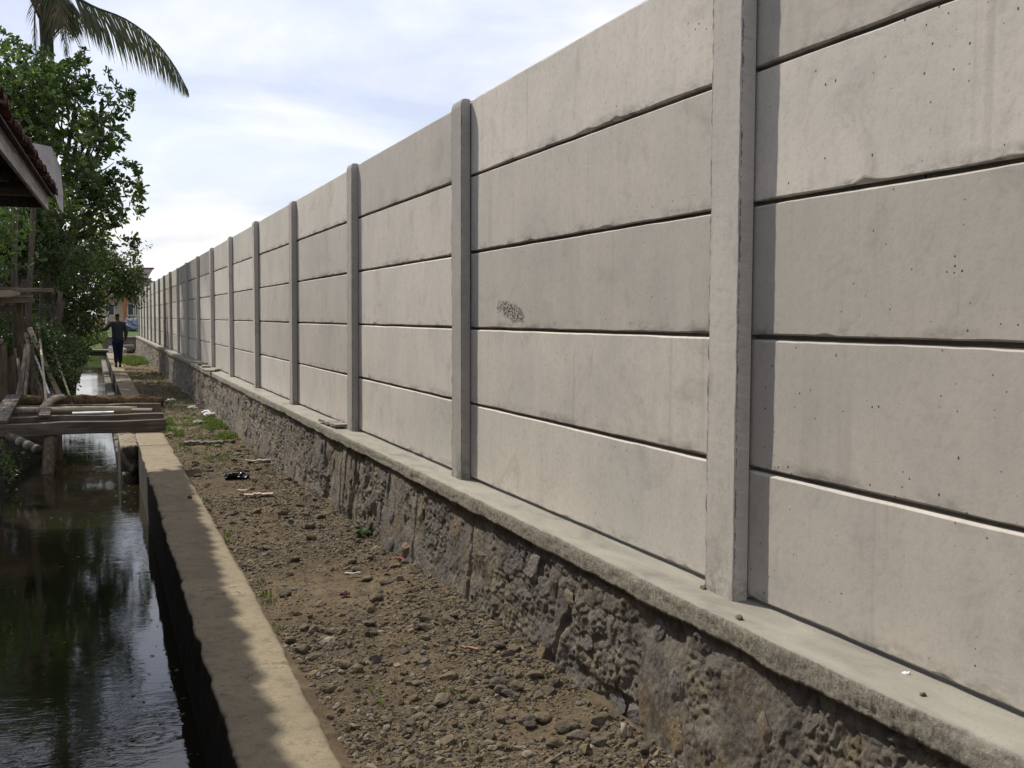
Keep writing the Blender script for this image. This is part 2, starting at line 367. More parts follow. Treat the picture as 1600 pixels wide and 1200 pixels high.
def curb_mat():
    m = Mat('curb_concrete', 0.93, 0.18); co = m.coord('Object', rnd=False)
    a = m.noise(co, 2.1, 6, 0.6, 0.3); f = m.noise(co, 90, 6, 0.8); g = m.noise(co, 13, 7, 0.7)
    c = m.ramp(a, [(0.30, (0.200, 0.164, 0.108)), (0.5, (0.250, 0.206, 0.136)), (0.7, (0.285, 0.238, 0.160))])
    c = m.mix(m.ramp(g, [(0.36, 0.45), (0.5, 0.0)]), c, (0.10, 0.085, 0.06))
    c = m.mix(m.ramp(f, [(0.34, 0.5), (0.48, 0.0)]), c, (0.09, 0.077, 0.056))
    c = m.mix(m.ramp(m.noise(co, 46, 2, 0.5), [(0.66, 0.0), (0.72, 0.7)]), c, (0.08, 0.066, 0.047))
    crk = m.math('ABSOLUTE', m.math('SUBTRACT', m.noise(m.coord('Object', (0.8, 1.6, 1), rnd=False), 1.5, 6, 0.6, 0.3), 0.5))
    c = m.mix(m.math('MULTIPLY', m.ramp(crk, [(0.0, 0.85), (0.006, 0.0)]), m.ramp(a, [(0.5, 0.0), (0.56, 1.0)])), c, (0.05, 0.042, 0.03))
    c = m.mix(m.ramp(m.noise(co, 6, 7, 0.75, 0.6), [(0.56, 0.0), (0.70, 0.5)]), c, (0.11, 0.098, 0.075))
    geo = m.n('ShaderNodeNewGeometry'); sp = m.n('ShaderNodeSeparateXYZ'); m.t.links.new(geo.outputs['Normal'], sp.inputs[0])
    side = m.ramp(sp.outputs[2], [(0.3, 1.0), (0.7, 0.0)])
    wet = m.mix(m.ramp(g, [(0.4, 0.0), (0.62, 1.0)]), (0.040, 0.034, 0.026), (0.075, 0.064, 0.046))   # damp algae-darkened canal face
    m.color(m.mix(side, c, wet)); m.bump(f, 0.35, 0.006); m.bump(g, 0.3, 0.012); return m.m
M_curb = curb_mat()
def wood_mat(name, a, b, axis=1, rough=0.85):
    m = Mat(name, rough, 0.2); s = [26, 26, 26]; s[axis] = 1.6
    co = m.coord('Object', tuple(s)); g = m.noise(co, 1.0, 8, 0.65, 0.6); k = m.noise(m.coord('Object'), 3.5, 5, 0.6)
    c = m.ramp(g, [(0.32, tuple(v*0.45 for v in a)), (0.5, a), (0.68, b)])
    c = m.mix(m.ramp(k, [(0.45, 0.0), (0.7, 0.6)]), c, tuple(v*0.5 for v in a))
    tone = m.math('ADD', m.math('MULTIPLY', m.rnd(), 0.5), 0.72); cmbn = m.n('ShaderNodeCombineXYZ')
    for i in range(3): m.t.links.new(tone, cmbn.inputs[i])
    m.color(m.mix(1.0, c, cmbn.outputs[0], 'MULTIPLY')); m.bump(g, 0.5, 0.006); return m.m
M_wood_x = wood_mat('weathered_wood_x', (0.14, 0.112, 0.086), (0.24, 0.20, 0.155), 0)
M_wood_y = wood_mat('weathered_wood_y', (0.115, 0.098, 0.08), (0.19, 0.165, 0.14), 1)
M_wood_z = wood_mat('weathered_wood_z', (0.12, 0.09, 0.06), (0.19, 0.15, 0.105), 2)
M_wood_pale = wood_mat('pale_plank', (0.30, 0.25, 0.17), (0.45, 0.40, 0.30), 0)
M_fascia = wood_mat('fascia_wood', (0.25, 0.215, 0.185), (0.36, 0.32, 0.28), 1)
M_dark_wood = wood_mat('dark_wood', (0.055, 0.042, 0.03), (0.09, 0.07, 0.05), 1)
M_bamboo = wood_mat('dry_bamboo', (0.34, 0.28, 0.19), (0.52, 0.45, 0.34), 0, 0.6)
M_stick = wood_mat('dry_stick', (0.28, 0.235, 0.18), (0.44, 0.39, 0.32), 2)
def bark(name, a, b):
    m = Mat(name, 0.95, 0.1); co = m.coord('Object', (1, 1, 0.25)); g = m.noise(co, 22, 8, 0.75, 0.5)
    m.color(m.ramp(g, [(0.35, a), (0.65, b)])); m.bump(g, 0.8, 0.03); return m.m
M_bark = bark('tree_bark', (0.06, 0.048, 0.036), (0.15, 0.125, 0.098))
M_barklog = bark('bark_slab', (0.045, 0.028, 0.015), (0.19, 0.13, 0.07))
M_palmbark = bark('palm_bark', (0.04, 0.034, 0.029), (0.11, 0.096, 0.083))
def leaf_mat(name, cols, trans=0.35, rough=0.42):
    m = Mat(name, rough, 0.45)
    n_ = len(cols); c = m.ramp(m.rnd('island'), [(i/(n_-1), c) for i, c in enumerate(cols)])
    m.color(c); out = [n for n in m.t.nodes if n.type == 'OUTPUT_MATERIAL'][0]
    tr = m.n('ShaderNodeBsdfTranslucent'); br = m.mix(1.0, c, (1.5, 1.7, 0.7), 'MULTIPLY'); m.t.links.new(br, tr.inputs[0])
    ms = m.n('ShaderNodeMixShader'); ms.inputs[0].default_value = trans
    m.t.links.new(m.b.outputs[0], ms.inputs[1]); m.t.links.new(tr.outputs[0], ms.inputs[2]); m.t.links.new(ms.outputs[0], out.inputs[0])
    return m.m
M_leaf = leaf_mat('broad_leaf', [(0.040, 0.062, 0.020), (0.066, 0.100, 0.028), (0.045, 0.068, 0.026), (0.10, 0.13, 0.036), (0.072, 0.098, 0.042), (0.04, 0.058, 0.024)], 0.40)
M_leaf2 = leaf_mat('young_leaf', [(0.034, 0.056, 0.015), (0.052, 0.084, 0.020), (0.040, 0.060, 0.018), (0.085, 0.105, 0.030)], 0.28)
M_leaf3 = leaf_mat('shrub_leaf', [(0.034, 0.056, 0.017), (0.058, 0.088, 0.025), (0.040, 0.062, 0.022), (0.08, 0.10, 0.036)], 0.35)
M_palm = leaf_mat('palm_leaflet', [(0.055, 0.062, 0.022), (0.085, 0.088, 0.030), (0.05, 0.065, 0.028), (0.10, 0.095, 0.04)], 0.35)
M_palmdry = leaf_mat('dry_palm_leaflet', [(0.10, 0.085, 0.055), (0.15, 0.115, 0.06), (0.08, 0.075, 0.045), (0.19, 0.145, 0.07)], 0.3, 0.7)
M_grass = leaf_mat('grass_blade', [(0.055, 0.085, 0.018), (0.075, 0.115, 0.025), (0.10, 0.13, 0.04), (0.06, 0.09, 0.02), (0.13, 0.125, 0.06)], 0.35, 0.6)
def plain(name, c, rough=0.8, spec=0.3, nz=0.25, sc_=20):
    m = Mat(name, rough, spec); g = m.noise(m.coord('Object'), sc_, 6, 0.65)
    m.color(m.ramp(g, [(0.3, tuple(v*(1-nz) for v in c)), (0.7, tuple(min(1, v*(1+nz)) for v in c))])); m.bump(g, 0.2, 0.01); return m.m
M_tile = plain('clay_tile', (0.048, 0.024, 0.018), 0.95, 0.12, 0.8, 16)
M_sheet = plain('weathered_sheet', (0.30, 0.275, 0.255), 0.7, 0.3, 0.22, 9)
M_white = plain('white_paint', (0.74, 0.73, 0.70), 0.8, 0.2, 0.08)
M_cream = plain('cream_wall', (0.50, 0.42, 0.30), 0.9, 0.2, 0.1, 4)
M_purple = plain('purple_roof_tile', (0.085, 0.058, 0.062), 0.85, 0.2, 0.25, 6)
M_orange = plain('orange_column', (0.34, 0.135, 0.055), 0.85, 0.2, 0.2, 6)
M_green = plain('green_panel', (0.16, 0.24, 0.06), 0.8, 0.2, 0.15)
M_glass = plain('dark_window', (0.035, 0.04, 0.055), 0.25, 0.5, 0.2)
M_jacket = plain('grey_jacket_cloth', (0.062, 0.062, 0.072), 0.95, 0.1, 0.2, 30)
M_trouser = plain('navy_cloth', (0.024, 0.027, 0.065), 0.95, 0.1, 0.2, 30)
M_skin = plain('brown_skin', (0.12, 0.065, 0.042), 0.6, 0.3, 0.1)
M_hair = plain('black_hair', (0.012, 0.011, 0.010), 0.7, 0.3, 0.2)
M_sack = plain('white_sack', (0.66, 0.64, 0.60), 0.75, 0.2, 0.12)
M_tarp = plain('blue_grey_tarp', (0.20, 0.23, 0.29), 0.6, 0.3, 0.3, 7)
M_black = plain('black_plastic', (0.012, 0.012, 0.014), 0.35, 0.5, 0.3)
M_red = plain('red_plastic', (0.30, 0.045, 0.04), 0.6, 0.3, 0.15)
M_maroon = plain('maroon_wrapper', (0.13, 0.03, 0.04), 0.6, 0.3, 0.15)
M_paper = plain('dirty_paper', (0.42, 0.38, 0.32), 0.9, 0.2, 0.2)
M_cloth = plain('pinkish_cloth', (0.46, 0.34, 0.26), 0.95, 0.1, 0.25)
M_pinkwood = plain('pinkish_wood', (0.30, 0.17, 0.12), 0.9, 0.1, 0.2)
M_stucco = plain('grey_render', (0.17, 0.155, 0.13), 0.95, 0.1, 0.25, 5)
def water_mat():
    m = Mat('murky_water', 0.03, 0.5); m.b.inputs['IOR'].default_value = 1.45
    co = m.coord('Object', (1, 1, 1), rnd=False); a = m.noise(co, 0.8, 3, 0.5)
    m.color(m.ramp(a, [(0.3, (0.008, 0.008, 0.004)), (0.7, (0.018, 0.015, 0.007))]))
    h = m.math('ADD', m.math('MULTIPLY', m.noise(m.coord('Object', (5.0, 9.0, 1), rnd=False), 1.0, 4, 0.55, 0.5), 1.0),
               m.math('MULTIPLY', m.noise(m.coord('Object', (16.0, 38.0, 1), rnd=False), 1.0, 3, 0.5, 0.8), 0.32))
    patch = m.ramp(m.noise(m.coord('Object', (1.0, 0.55, 1), rnd=False), 1.3, 3, 0.5), [(0.40, 0.25), (0.62, 1.0)])
    h = m.math('MULTIPLY', h, patch)
    # rings spreading from a spot beside the canal wall
    raw = m.n('ShaderNodeTexCoord'); vm = m.n('ShaderNodeVectorMath', operation='SUBTRACT'); vm.inputs[1].default_value = (0.185, 4.68, -0.42)
    m.t.links.new(raw.outputs['Object'], vm.inputs[0]); ln = m.n('ShaderNodeVectorMath', operation='LENGTH'); m.t.links.new(vm.outputs[0], ln.inputs[0])
    r = ln.outputs['Value']; wav = m.math('SINE', m.math('MULTIPLY', r, 105.0)); amp = m.math('POWER', 2.718, m.math('MULTIPLY', m.math('MULTIPLY', r, r), -26.0))
    h = m.math('ADD', h, m.math('MULTIPLY', m.math('MULTIPLY', wav, amp), 0.10))
    m.bump(h, 0.060, 0.03); return m.m
M_water = water_mat()

# ------------------------------------------------------------------ terrain
LEDGE, POSTX, BAY, Y0, H = 1.40-0.81407, 1.69829, 2.4, 2.5141+0.076, 1.89566
Y_END = Y0+18*BAY+0.08
def ground_h(x, y):
    """height of the broad ground sheet (canal bed, banks, field)"""
    x = np.asarray(x, float); y = np.asarray(y, float)
    edge = np.where(y < 12.5, -0.80, np.interp(y, [12.5, 16, 30, 44], [-0.80, -0.50, -0.42, -0.40])) + 0.12*fbm(y*0.9, y*0+3.1, 3, 5)
    far = np.interp(y, [46, 60, 75, 130, 400], [0, 0.35, 0.85, 0.9, 0.9])
    bank = np.interp(edge-x, [-0.10, 0.0, 0.12, 0.5, 2.0], [-0.95, -0.52, -0.20, 0.0, 0.06]) + 0.05*fbm(x*3, y*3, 3, 8)
    right = np.where(x > 1.72, 0.15, np.where(x > 0.58, -0.18, -0.95))
    h = np.where(x < 0.0, bank, right)
    w = np.clip((y-46.5)/1.2, 0, 1)
    return h*(1-w)+w*(-0.02+far+0.06*fbm(x*1.2, y*1.2, 3, 4))
xs = np.concatenate([[-600, -250, -110, -50, -25, -14, -9, -6, -4.5, -3.5, -2.8, -2.2, -1.8], np.arange(-1.5, 0.01, 0.06), [0.3, 0.5, 0.56, 0.6, 0.7, 1.6, 1.70, 1.74, 2.2, 3, 4.5, 7, 12, 25, 60, 150, 400, 800]])
ys = np.concatenate([[-60, -20, -8, -3], np.arange(-1, 16, 0.12), np.arange(16, 50, 0.3), np.arange(50, 80, 1.0), [85, 95, 110, 140, 200, 300, 500, 900, 1800]])
XX, YY = np.meshgrid(xs, ys, indexing='ij')
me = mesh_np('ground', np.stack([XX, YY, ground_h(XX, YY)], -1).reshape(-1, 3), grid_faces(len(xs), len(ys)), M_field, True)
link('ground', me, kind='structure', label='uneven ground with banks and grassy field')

def path_h(x, y):
    t = np.clip((x-0.74)/0.84, 0, 1)
    base = np.interp(y, [3, 6, 10, 15, 30, 46], [-0.008, -0.012, -0.02, -0.035, -0.05, -0.05])
    rise = np.interp(y, [2.5, 5, 9, 14], [0.10, 0.085, 0.0, 0.0])
    h = base+rise*t**1.5
    h = h+0.022*fbm(x*4, y*4, 3, 21)+0.010*fbm(x*19, y*19, 3, 22)+0.05*np.clip(t-0.86, 0, 1)*fbm(x*6, y*6, 2, 25)
    return h - 0.02*np.exp(-((x-0.78)/0.05)**2)
ny = 760; yy = np.concatenate([np.linspace(-1.0, 2.2, 60)[:-1], 2.2*np.exp(np.linspace(0, math.log(47.2/2.2), ny))])
xx = np.linspace(0.70, 1.66, 62)
XX, YY = np.meshgrid(xx, yy, indexing='ij')
me = mesh_np('dirt_path', np.stack([XX, YY, path_h(XX, YY)], -1).reshape(-1, 3), grid_faces(len(xx), len(yy)), M_dirt, True)
link('dirt_path', me, kind='structure', label='stony brown dirt strip between canal wall and stone foundation')
# water
wx = np.linspace(-1.6, 0.5, 8); wy = np.linspace(-6, 46.4, 40); XX, YY = np.meshgrid(wx, wy, indexing='ij')
link('water', mesh_np('water', np.stack([XX, YY, XX*0-0.42], -1).reshape(-1, 3), grid_faces(8, 40), M_water, True), kind='structure', label='dark still water of the narrow canal')

V = []; F = []
for k in range(150):                                              # leaves and scum drifting on the canal
    y = random.uniform(3.4, 13) if k < 110 else random.uniform(13, 24); x = 0.37-abs(random.gauss(0, .10)) if k < 80 else random.uniform(-.6, .3); a = random.uniform(0, 6.28); L = random.uniform(.008, .022); w = L*random.uniform(.3, .8)
    b = len(V); V += [(x+math.cos(a)*L, y+math.sin(a)*L, -.417), (x-math.sin(a)*w, y+math.cos(a)*w, -.416), (x-math.cos(a)*L, y-math.sin(a)*L, -.417), (x+math.sin(a)*w, y-math.cos(a)*w, -.4165)]; F.append((b, b+1, b+2, b+3))
link('floating_leaves', mesh_np('floating_leaves', V, F, M_palmdry), kind='stuff', label='dead leaf bits floating on the canal water')

# ------------------------------------------------------------------ canal wall (kerb beside the water)
def canal_wall(name, ya, yb, label, foot=False):
    n = max(30, int((yb-ya)/0.03)) if yb < 15 else 500
    y = np.linspace(ya, yb, n)
    prof = []
    xl = lambda y: np.interp(y, [3, 12], [0.385, 0.425]); xr = lambda y: np.interp(y, [3, 5, 12], [0.70, 0.735, 0.755])
    l, r = xl(y), xr(y); el = 0.014*fbm(y*5, y*0, 5, 31, 0.65); er = 0.012*fbm(y*4, y*0+5, 5, 33, 0.6)
    zt = np.interp(y, [3, 12, 30, 46], [0.0, 0.0, -0.03, -0.05]) + 0.004*fbm(y*3, y*0, 3, 35)
    chip = np.clip(fbm(y*7, y*0+9, 4, 37)-0.36, 0, 1)*0.09
    def row(x, z): prof.append(np.stack([x, y, z], -1))
    row(l-0.01, zt-1.0); row(l-0.004, zt-0.40); row(l-0.003+el*0.6, zt-0.2); row(l+el+chip*0.2, zt-0.05-chip); row(l+el+chip*0.6, zt-0.012-chip)
    row(l+0.004+el+chip, zt-0.003-chip*0.4); row(l+0.014+el+chip, zt)
    for t in (0.15, 0.3, 0.5, 0.7, 0.85): row(l+(r-l)*t, zt+0.004*fbm(y*8, y*0+t*30, 3, 39))
    row(r-0.02+er, zt-0.001); row(r-0.004+er, zt-0.008); row(r+er, zt-0.03); row(r+er*0.5, zt-0.5)
    V = np.stack(prof, 0); me = mesh_np(name, V.reshape(-1, 3), grid_faces(len(prof), n), M_curb, True)
    # close the ends
    o = link(name, me, label=label, cat='canal wall')
    for side, rev in ((0, False), (n-1, True)):
        mb = MB(); pts = [tuple(V[i, side]) for i in range(len(prof))]
        mb.add(pts, [tuple(range(len(pts))) if rev else tuple(reversed(range(len(pts))))]); mb.build('end_face', M_curb, o)
    return o
canal_wall('canal_wall', -3.0, 11.88, 'long tan concrete canal wall with a flat top, nearest the camera')
canal_wall('canal_wall', 11.91, 45.6, 'tan concrete canal wall beyond the timber bridge, person walking on it')
# crumbled abutment under the bridge end
def lump(name, size, seed, mat, amp=0.10, sub=3, parent=None, **k):
    V, F = ico(sub); V = V/np.max(np.abs(V), axis=1, keepdims=True)**0.75
    V = V*np.array(size); n_ = fbm(V[:, 0]*6+V[:, 2]*3, V[:, 1]*6-V[:, 2]*4, 4, seed)
    V = V*(1+amp*n_[:, None]); return link(name, mesh_np(name, V, F, mat, True), parent, **k)
ab = thing('bridge_abutment', 'crumbled dark concrete block in the canal under the bridge end', 'abutment', (0, 0, 0))
lump('block', (0.105, 0.72, 0.24), 3, M_curb, 0.14, 4, ab, loc=(0.335, 12.75, -0.235))
lump('block_foot', (0.085, 0.75, 0.36), 8, M_curb, 0.10, 4, ab, loc=(0.325, 12.7, -0.62))
mb = MB(); mb.box((0.23, 14.1, -0.9), (0.40, 45, -0.33)); 
mb.build('canal_footing', M_stucco, None, bevel=0.02, label='low concrete footing just above the water beyond the bridge', cat='footing')
mb = MB(); mb.tube([(0.37, y, -0.315+0.01*math.sin(y*2.1)) for y in np.linspace(15.5, 23, 14)], 0.012, 6)
mb.build('hose_pipe', M_white, None, True, label='thin pale hose lying along the canal footing', cat='hose')

# ------------------------------------------------------------------ stone foundation under the panel wall
fo = thing('stone_foundation', 'rough rubble stone foundation with a cement coping under the panel wall', 'stone wall', (1.6, 0, 0))
ncol = 1900; yf = np.concatenate([np.linspace(-2.0, 1.0, 120)[:-1], np.exp(np.linspace(0, math.log(Y_END+0.15), ncol))]); nr = 116
t = np.linspace(0, 1, nr); T, YF = np.meshgrid(t, yf, indexing='ij')
ZF = LEDGE-0.055+(-0.16-(LEDGE-0.055))*T
def rubble_disp(y, z):
    wx_ = y*3.1+0.35*fbm(y*2.5, z*2.5, 3, 51); wz_ = z*4.3+0.35*fbm(y*2.7+8, z*2.7, 3, 52)
    d1, d2, idc = worley(wx_, wz_, 3)
    bulge = np.clip((d2-d1)*2.2, 0, 1)**0.6*(0.35+0.65*idc)
    cover = np.clip(0.5+1.6*fbm(y*0.9, z*1.6, 3, 57), 0.12, 1)       # where mortar was smeared over the stones
    deep = np.clip(fbm(y*2.6, z*3.2, 4, 61)-0.25, 0, 1)
    smear = np.clip(0.22+2.6*fbm(y*1.9+3, z*1.5, 4, 63, 0.55), 0, 0.9)    # 1 = trowelled flat mortar, 0 = bare rubble
    rough = 1-0.85*smear
    crack = np.clip(0.045-np.abs(fbm(y*1.6+2, z*0.5, 4, 67, 0.6)), 0, 1)*0.9*smear
    return -(0.030*bulge*cover*rough)+0.016*fbm(y*9, z*9, 4, 53, 0.6)*rough+0.016*(0.25-np.abs(fbm(y*24, z*30, 3, 54, 0.65)))*rough+0.006*fbm(y*70, z*70, 2, 56)*(0.3+0.7*rough)+0.028*fbm(y*1.7, z*1.3, 2, 55)+0.12*deep*(0.3+0.7*rough)-0.010*smear+crack
XF = np.interp(T, [0, 1], [0.022, -0.035])+rubble_disp(YF, ZF)
XF[:2] += 0.03
me = mesh_np('rubble_face', np.stack([XF, YF, ZF], -1).reshape(-1, 3), grid_faces(nr, len(yf)), M_rubble, True)
link('rubble_face', me, fo)
mb = MB(); mb.box((0.10, -2.0, -0.3), (0.75, Y_END+0.12, LEDGE-0.060)); mb.build('core', M_rubble, fo)
# coping
yc = yf; prof = []
edge = -0.012+0.008*fbm(yc*2.2, yc*0, 4, 71, 0.6)+0.006*fbm(yc*14, yc*0, 3, 72); br = np.clip(fbm(yc*3.1, yc*0+4, 4, 73)-0.25, 0, 1)*0.10
zb = 0.066+0.012*fbm(yc*1.3, yc*0, 3, 75)+0.010*fbm(yc*6, yc*0, 3, 76); tj = lambda s, a=0.006: a*(0.55*fbm(yc*9, yc*0+s*0.9, 3, 80, 0.6)+0.6*fbm(yc*48, yc*0+s*3.3, 3, 81+s, 0.7))
def crow(x, z): prof.append(np.stack([x+yc*0, yc, z+yc*0], -1))
crow(0.33, LEDGE-0.02); crow(0.30, LEDGE)
for q in (0.22, 0.15, 0.10, 0.06, 0.03): crow(q, LEDGE+0.0035*fbm(yc*3, yc*0+q*40, 4, 84))
crow(edge+0.004+br*0.4, LEDGE-0.0008-br*0.1); crow(edge+br*0.5, LEDGE-0.005-br*0.3)
for k_, q in enumerate((0.2, 0.35, 0.5, 0.65, 0.8, 0.93)): crow(edge-0.002+tj(k_+1, 0.007)+br*0.3*(1-q), LEDGE-0.008-zb*q)
crow(edge+0.008, LEDGE-zb-0.006); crow(0.06, LEDGE-zb+0.004)
V = np.stack(prof, 0)
link('coping', mesh_np('coping', V.reshape(-1, 3), grid_faces(len(prof), len(yc)), M_cap, True), fo)
# single stones that show through the mortar
wall_rocks = []
for k in range(12):
    V, F = angular(k, 3, 11, (0.42, 1.0, 0.8)); V[:, 0] += 0.05*fbm(V[:, 1]*4, V[:, 2]*4, 4, 70+k, 0.7)
    wall_rocks.append(mesh_np('stone', V, F, M_wstone, False))
cnt = 0; taken = []
while cnt < 110:
    y = float(np.exp(RNG.uniform(math.log(1.3), math.log(24)))); r = RNG.uniform(0.035, 0.10); z = RNG.uniform(0.0, LEDGE-0.14)
    if any(abs(y-a) < (r+c)*1.0 and abs(z-b) < (r+c)*0.9 for a, b, c in taken): 
        if RNG.random() < 0.97: continue
    taken.append((y, z, r)); tt = (LEDGE-0.055-z)/(LEDGE+0.105)
    xs_ = np.interp(tt, [0, 1], [0.022, -0.035])+float(rubble_disp(np.array([y]), np.array([z]))[0])
    o = link('stone', wall_rocks[cnt % 12], fo, loc=(xs_+0.42*r*0.62*0.30, y, z)); o.scale = (r*0.62, r, r*0.8); o.rotation_euler = (RNG.uniform(-3, 3), RNG.uniform(-.15, .15), RNG.uniform(-.15, .15)); cnt += 1

# ------------------------------------------------------------------ precast panel wall
PW = thing('precast_wall', 'long grey precast concrete panel wall with upright posts on stone foundation', 'panel wall', (POSTX, 0, LEDGE))
PH = H/5; PD = 0.053
def panel_mesh(seed, mat):
    n = 54; L = BAY-0.10; y = np.linspace(-L/2, L/2, n); prof = []
    e1 = 0.0035*fbm(y*5, y*0+seed, 5, seed, 0.65); e2 = 0.003*fbm(y*6, y*0+seed, 5, seed+40, 0.65)
    ch = np.clip(fbm(y*9, y*0+seed*2, 4, seed+11)-0.40, 0, 1)*0.08
    cw = np.where(y < -L/2+0.03, 0.0, 0.0)
    def row(x, z): prof.append(np.stack([x+0*y, y, z+0*y], -1))
    row(0.05, 0.014); row(0.027, 0.014); row(0.027, 0.004); row(0.004+ch*0.3, 0.003+e1*0.4); row(0.001, 0.005+e1+ch*0.8); row(0.0, 0.0075+e1+ch)
    for q in (0.06, 0.14, 0.22, 0.30): row(0.0003*fbm(y*1.2, y*0+q*8, 2, seed+5), q)
    row(0.0, PH-0.0165+e2); row(0.0008, PH-0.0150+e2); row(0.009, PH-0.0105+e2*0.4); row(0.028, PH-0.0085); row(0.030, PH+0.006); row(0.05, PH+0.006)
    V = np.stack(prof, 0); m1 = grid_faces(len(prof), n); V = V.reshape(-1, 3)
    # back face and ends
    a = np.arange(n); last = (len(prof)-1)*n
    back = np.stack([a[:-1]+last, a[1:]+last, a[1:], a[:-1]], -1)[:, ::-1]
    return mesh_np('panel', V, np.concatenate([m1[:, ::-1], back]), mat, False)
pms = [panel_mesh(s, M_panel) for s in range(7)]; hc = panel_mesh(3, M_panel_hc)
def post_mesh(seed):
    n = 150; z = np.concatenate([np.linspace(0, H-0.035, n-3), [H-0.018, H-0.004, H]]); w = 0.076
    # H section, listed clockwise seen from above: front at x = 0, grooves hold the panels
    P = [(0, -w), (0, w), (PD-0.006, w), (PD-0.006, 0.045), (PD+0.056, 0.045), (PD+0.056, w), (0.16, w), (0.16, -w), (PD+0.056, -w), (PD+0.056, -0.045), (PD-0.006, -0.045), (PD-0.006, -w)]
    # small arrises on the two front corners
    P = [(0.0, -w+0.005), (0.0, w-0.005), (0.004, w)]+P[2:]+[(0.004, -w)]
    rows = []
    tp = np.concatenate([np.zeros(n-3), [0.002, 0.006, 0.011]])
    for i, (x, y) in enumerate(P):
        ex = 0.0006*fbm(z*14, z*0+i*3+seed, 4, seed+i, 0.7); ey = (0.0075 if y > 0 else 0.0035)*fbm(z*22, z*0+i*5+seed, 4, seed+i+20, 0.75)
        front = x < 0.02
        rows.append(np.stack([x+(ex if front else 0*z)+(tp*1.2 if front else 0*z), y+(ey if front else 0*z)-np.sign(y)*tp*0.6, z], -1))
    rows.append(rows[0]); V = np.stack(rows, 0); k = len(P)
    F = grid_faces(k+1, n); me_v = V.reshape(-1, 3)
    me = bpy.data.meshes.new('post'); fs = [tuple(int(v) for v in f) for f in F]
    fs.append(tuple(i*n+n-1 for i in range(k)))
    me.from_pydata([tuple(v) for v in me_v], [], fs); me.materials.append(M_post); me.update(); return me
pos = [post_mesh(s) for s in range(4)]
for i in range(-2, 19):
    o = link('post', pos[i % 4], PW, loc=(0, Y0+i*BAY+random.uniform(-.006, .006), -0.004)); o.scale = (1, 1, 1+random.uniform(-0.007, 0.006)); o.rotation_euler = (random.uniform(-.0035, .0035), random.uniform(-.003, .003), 0)
    if i == 18: break
    for r in range(5):
        special = (i == 0 and r == 2)
        o = link('panel', hc if special else pms[(i*5+r*3) % 7], PW, loc=(PD+random.uniform(-.0015, .0015), Y0+(i+.5)*BAY, 0.012+r*PH*0.996))
        o.rotation_euler = (random.uniform(-.0012, .0012), random.uniform(-.003, .003), 0)

# ------------------------------------------------------------------ gravel and loose rocks on the dirt strip
def path_y(n, a, b): return np.exp(RNG.uniform(math.log(a), math.log(b), n))
IV, IF = ico(0)
def scatter_stones(name, n, ya, yb, rmin, rmax, mat, pw, **k):
    y = path_y(n*3, ya, yb); x = RNG.uniform(0.745, 1.585, n*3)
    dens = (0.95 if rmax < 0.006 else 0.55)+1.3*fbm(x*2.0, y*1.6, 3, 101)+0.45*np.clip((x-1.25)/0.3, 0, 1)
    kp = np.where(RNG.random(n*3) < dens)[0][:n]; x = x[kp]; y = y[kp]; n = len(kp)
    r = rmin*(rmax/rmin)**(RNG.random(n)**pw)
    base = IV[None]*(1+0.75*(RNG.random((n, 12, 1))-0.5))*(0.55+0.9*RNG.random((n, 1, 3)))*r[:, None, None]
    base[:, :, 2] *= 0.72
    a = RNG.uniform(0, 6.28, n); c, s_ = np.cos(a)[:, None], np.sin(a)[:, None]
    X = base[:, :, 0]*c-base[:, :, 1]*s_; Y_ = base[:, :, 0]*s_+base[:, :, 1]*c
    V = np.stack([X+x[:, None], Y_+y[:, None], base[:, :, 2]+(path_h(x, y)+0.12*r)[:, None]], -1).reshape(-1, 3)
    F = (IF[None]+12*np.arange(n)[:, None, None]).reshape(-1, 3)
    return link(name, mesh_np(name, V, F, mat, False), kind='stuff', **k)
scatter_stones('gravel', 34000, 2.5, 22, 0.0025, 0.015, M_gravel, 2.6, label='brown and grey gravel strewn over the dirt strip')
scatter_stones('fine_gravel', 42000, 2.6, 13, 0.0016, 0.0055, M_gravel, 1.6, label='fine brown grit covering the bare dirt')
scatter_stones('rubble', 750, 2.6, 34, 0.011, 0.030, M_gravel, 1.8, label='fist sized rubble pieces scattered along the dirt strip')
rocks = []
for k in range(9):
    V, F = angular(40+k, 2, 12, (1.0, 0.8, 0.62))
    rocks.append(mesh_np('loose_rock', V, F, M_rock, False))
def rock(x, y, r, i, label, group):
    z = float(path_h(np.array([x]), np.array([y]))[0]); o = link('loose_rock', rocks[i % 9], loc=(x, y, z+r*0.28), label=label, cat='rock', group=group)
    o.scale = (r, r, r); o.rotation_euler = (random.uniform(-.3, .3), random.uniform(-.3, .3), random.uniform(0, 6.28)); return o
def on_path(px, py):
    """where the line of sight through photo position (px, py) meets the dirt strip"""
    z = -0.02
    for _ in range(3):
        d = Fv+Rv*((px-800)/FPX)+Uv*((600-py)/FPX); p = d*((z-EYE)/d.z); z = float(path_h(np.array([p.x]), np.array([p.y]))[0])
    return p.x, p.y, z
special = [(1018, 0, 0), ]
for px, py, r, lab in ((825, 1032, 0.030, 'dark reddish rock at the foot of the stone foundation'),
                       (688, 1098, 0.036, 'largest grey brown rock lying mid strip on bare dirt'),
                       (880, 1140, 0.030, 'round dark rock on the dirt near the bottom of the foundation'),
                       (577, 978, 0.030, 'pale tan angular rock standing on the gravel'),
                       (600, 912, 0.036, 'dark grey rock beside the stone foundation, above the gravel'),
                       (1012, 1180, 0.030, 'tan rock half under the foundation at the bottom edge'),
                       (655, 1070, 0.026, 'blunt brown rock left of the largest grey one')):
    x, y, z = on_path(px, py); rock(min(x, 1.54), y, r, random.randrange(9), lab, None)
k = 0
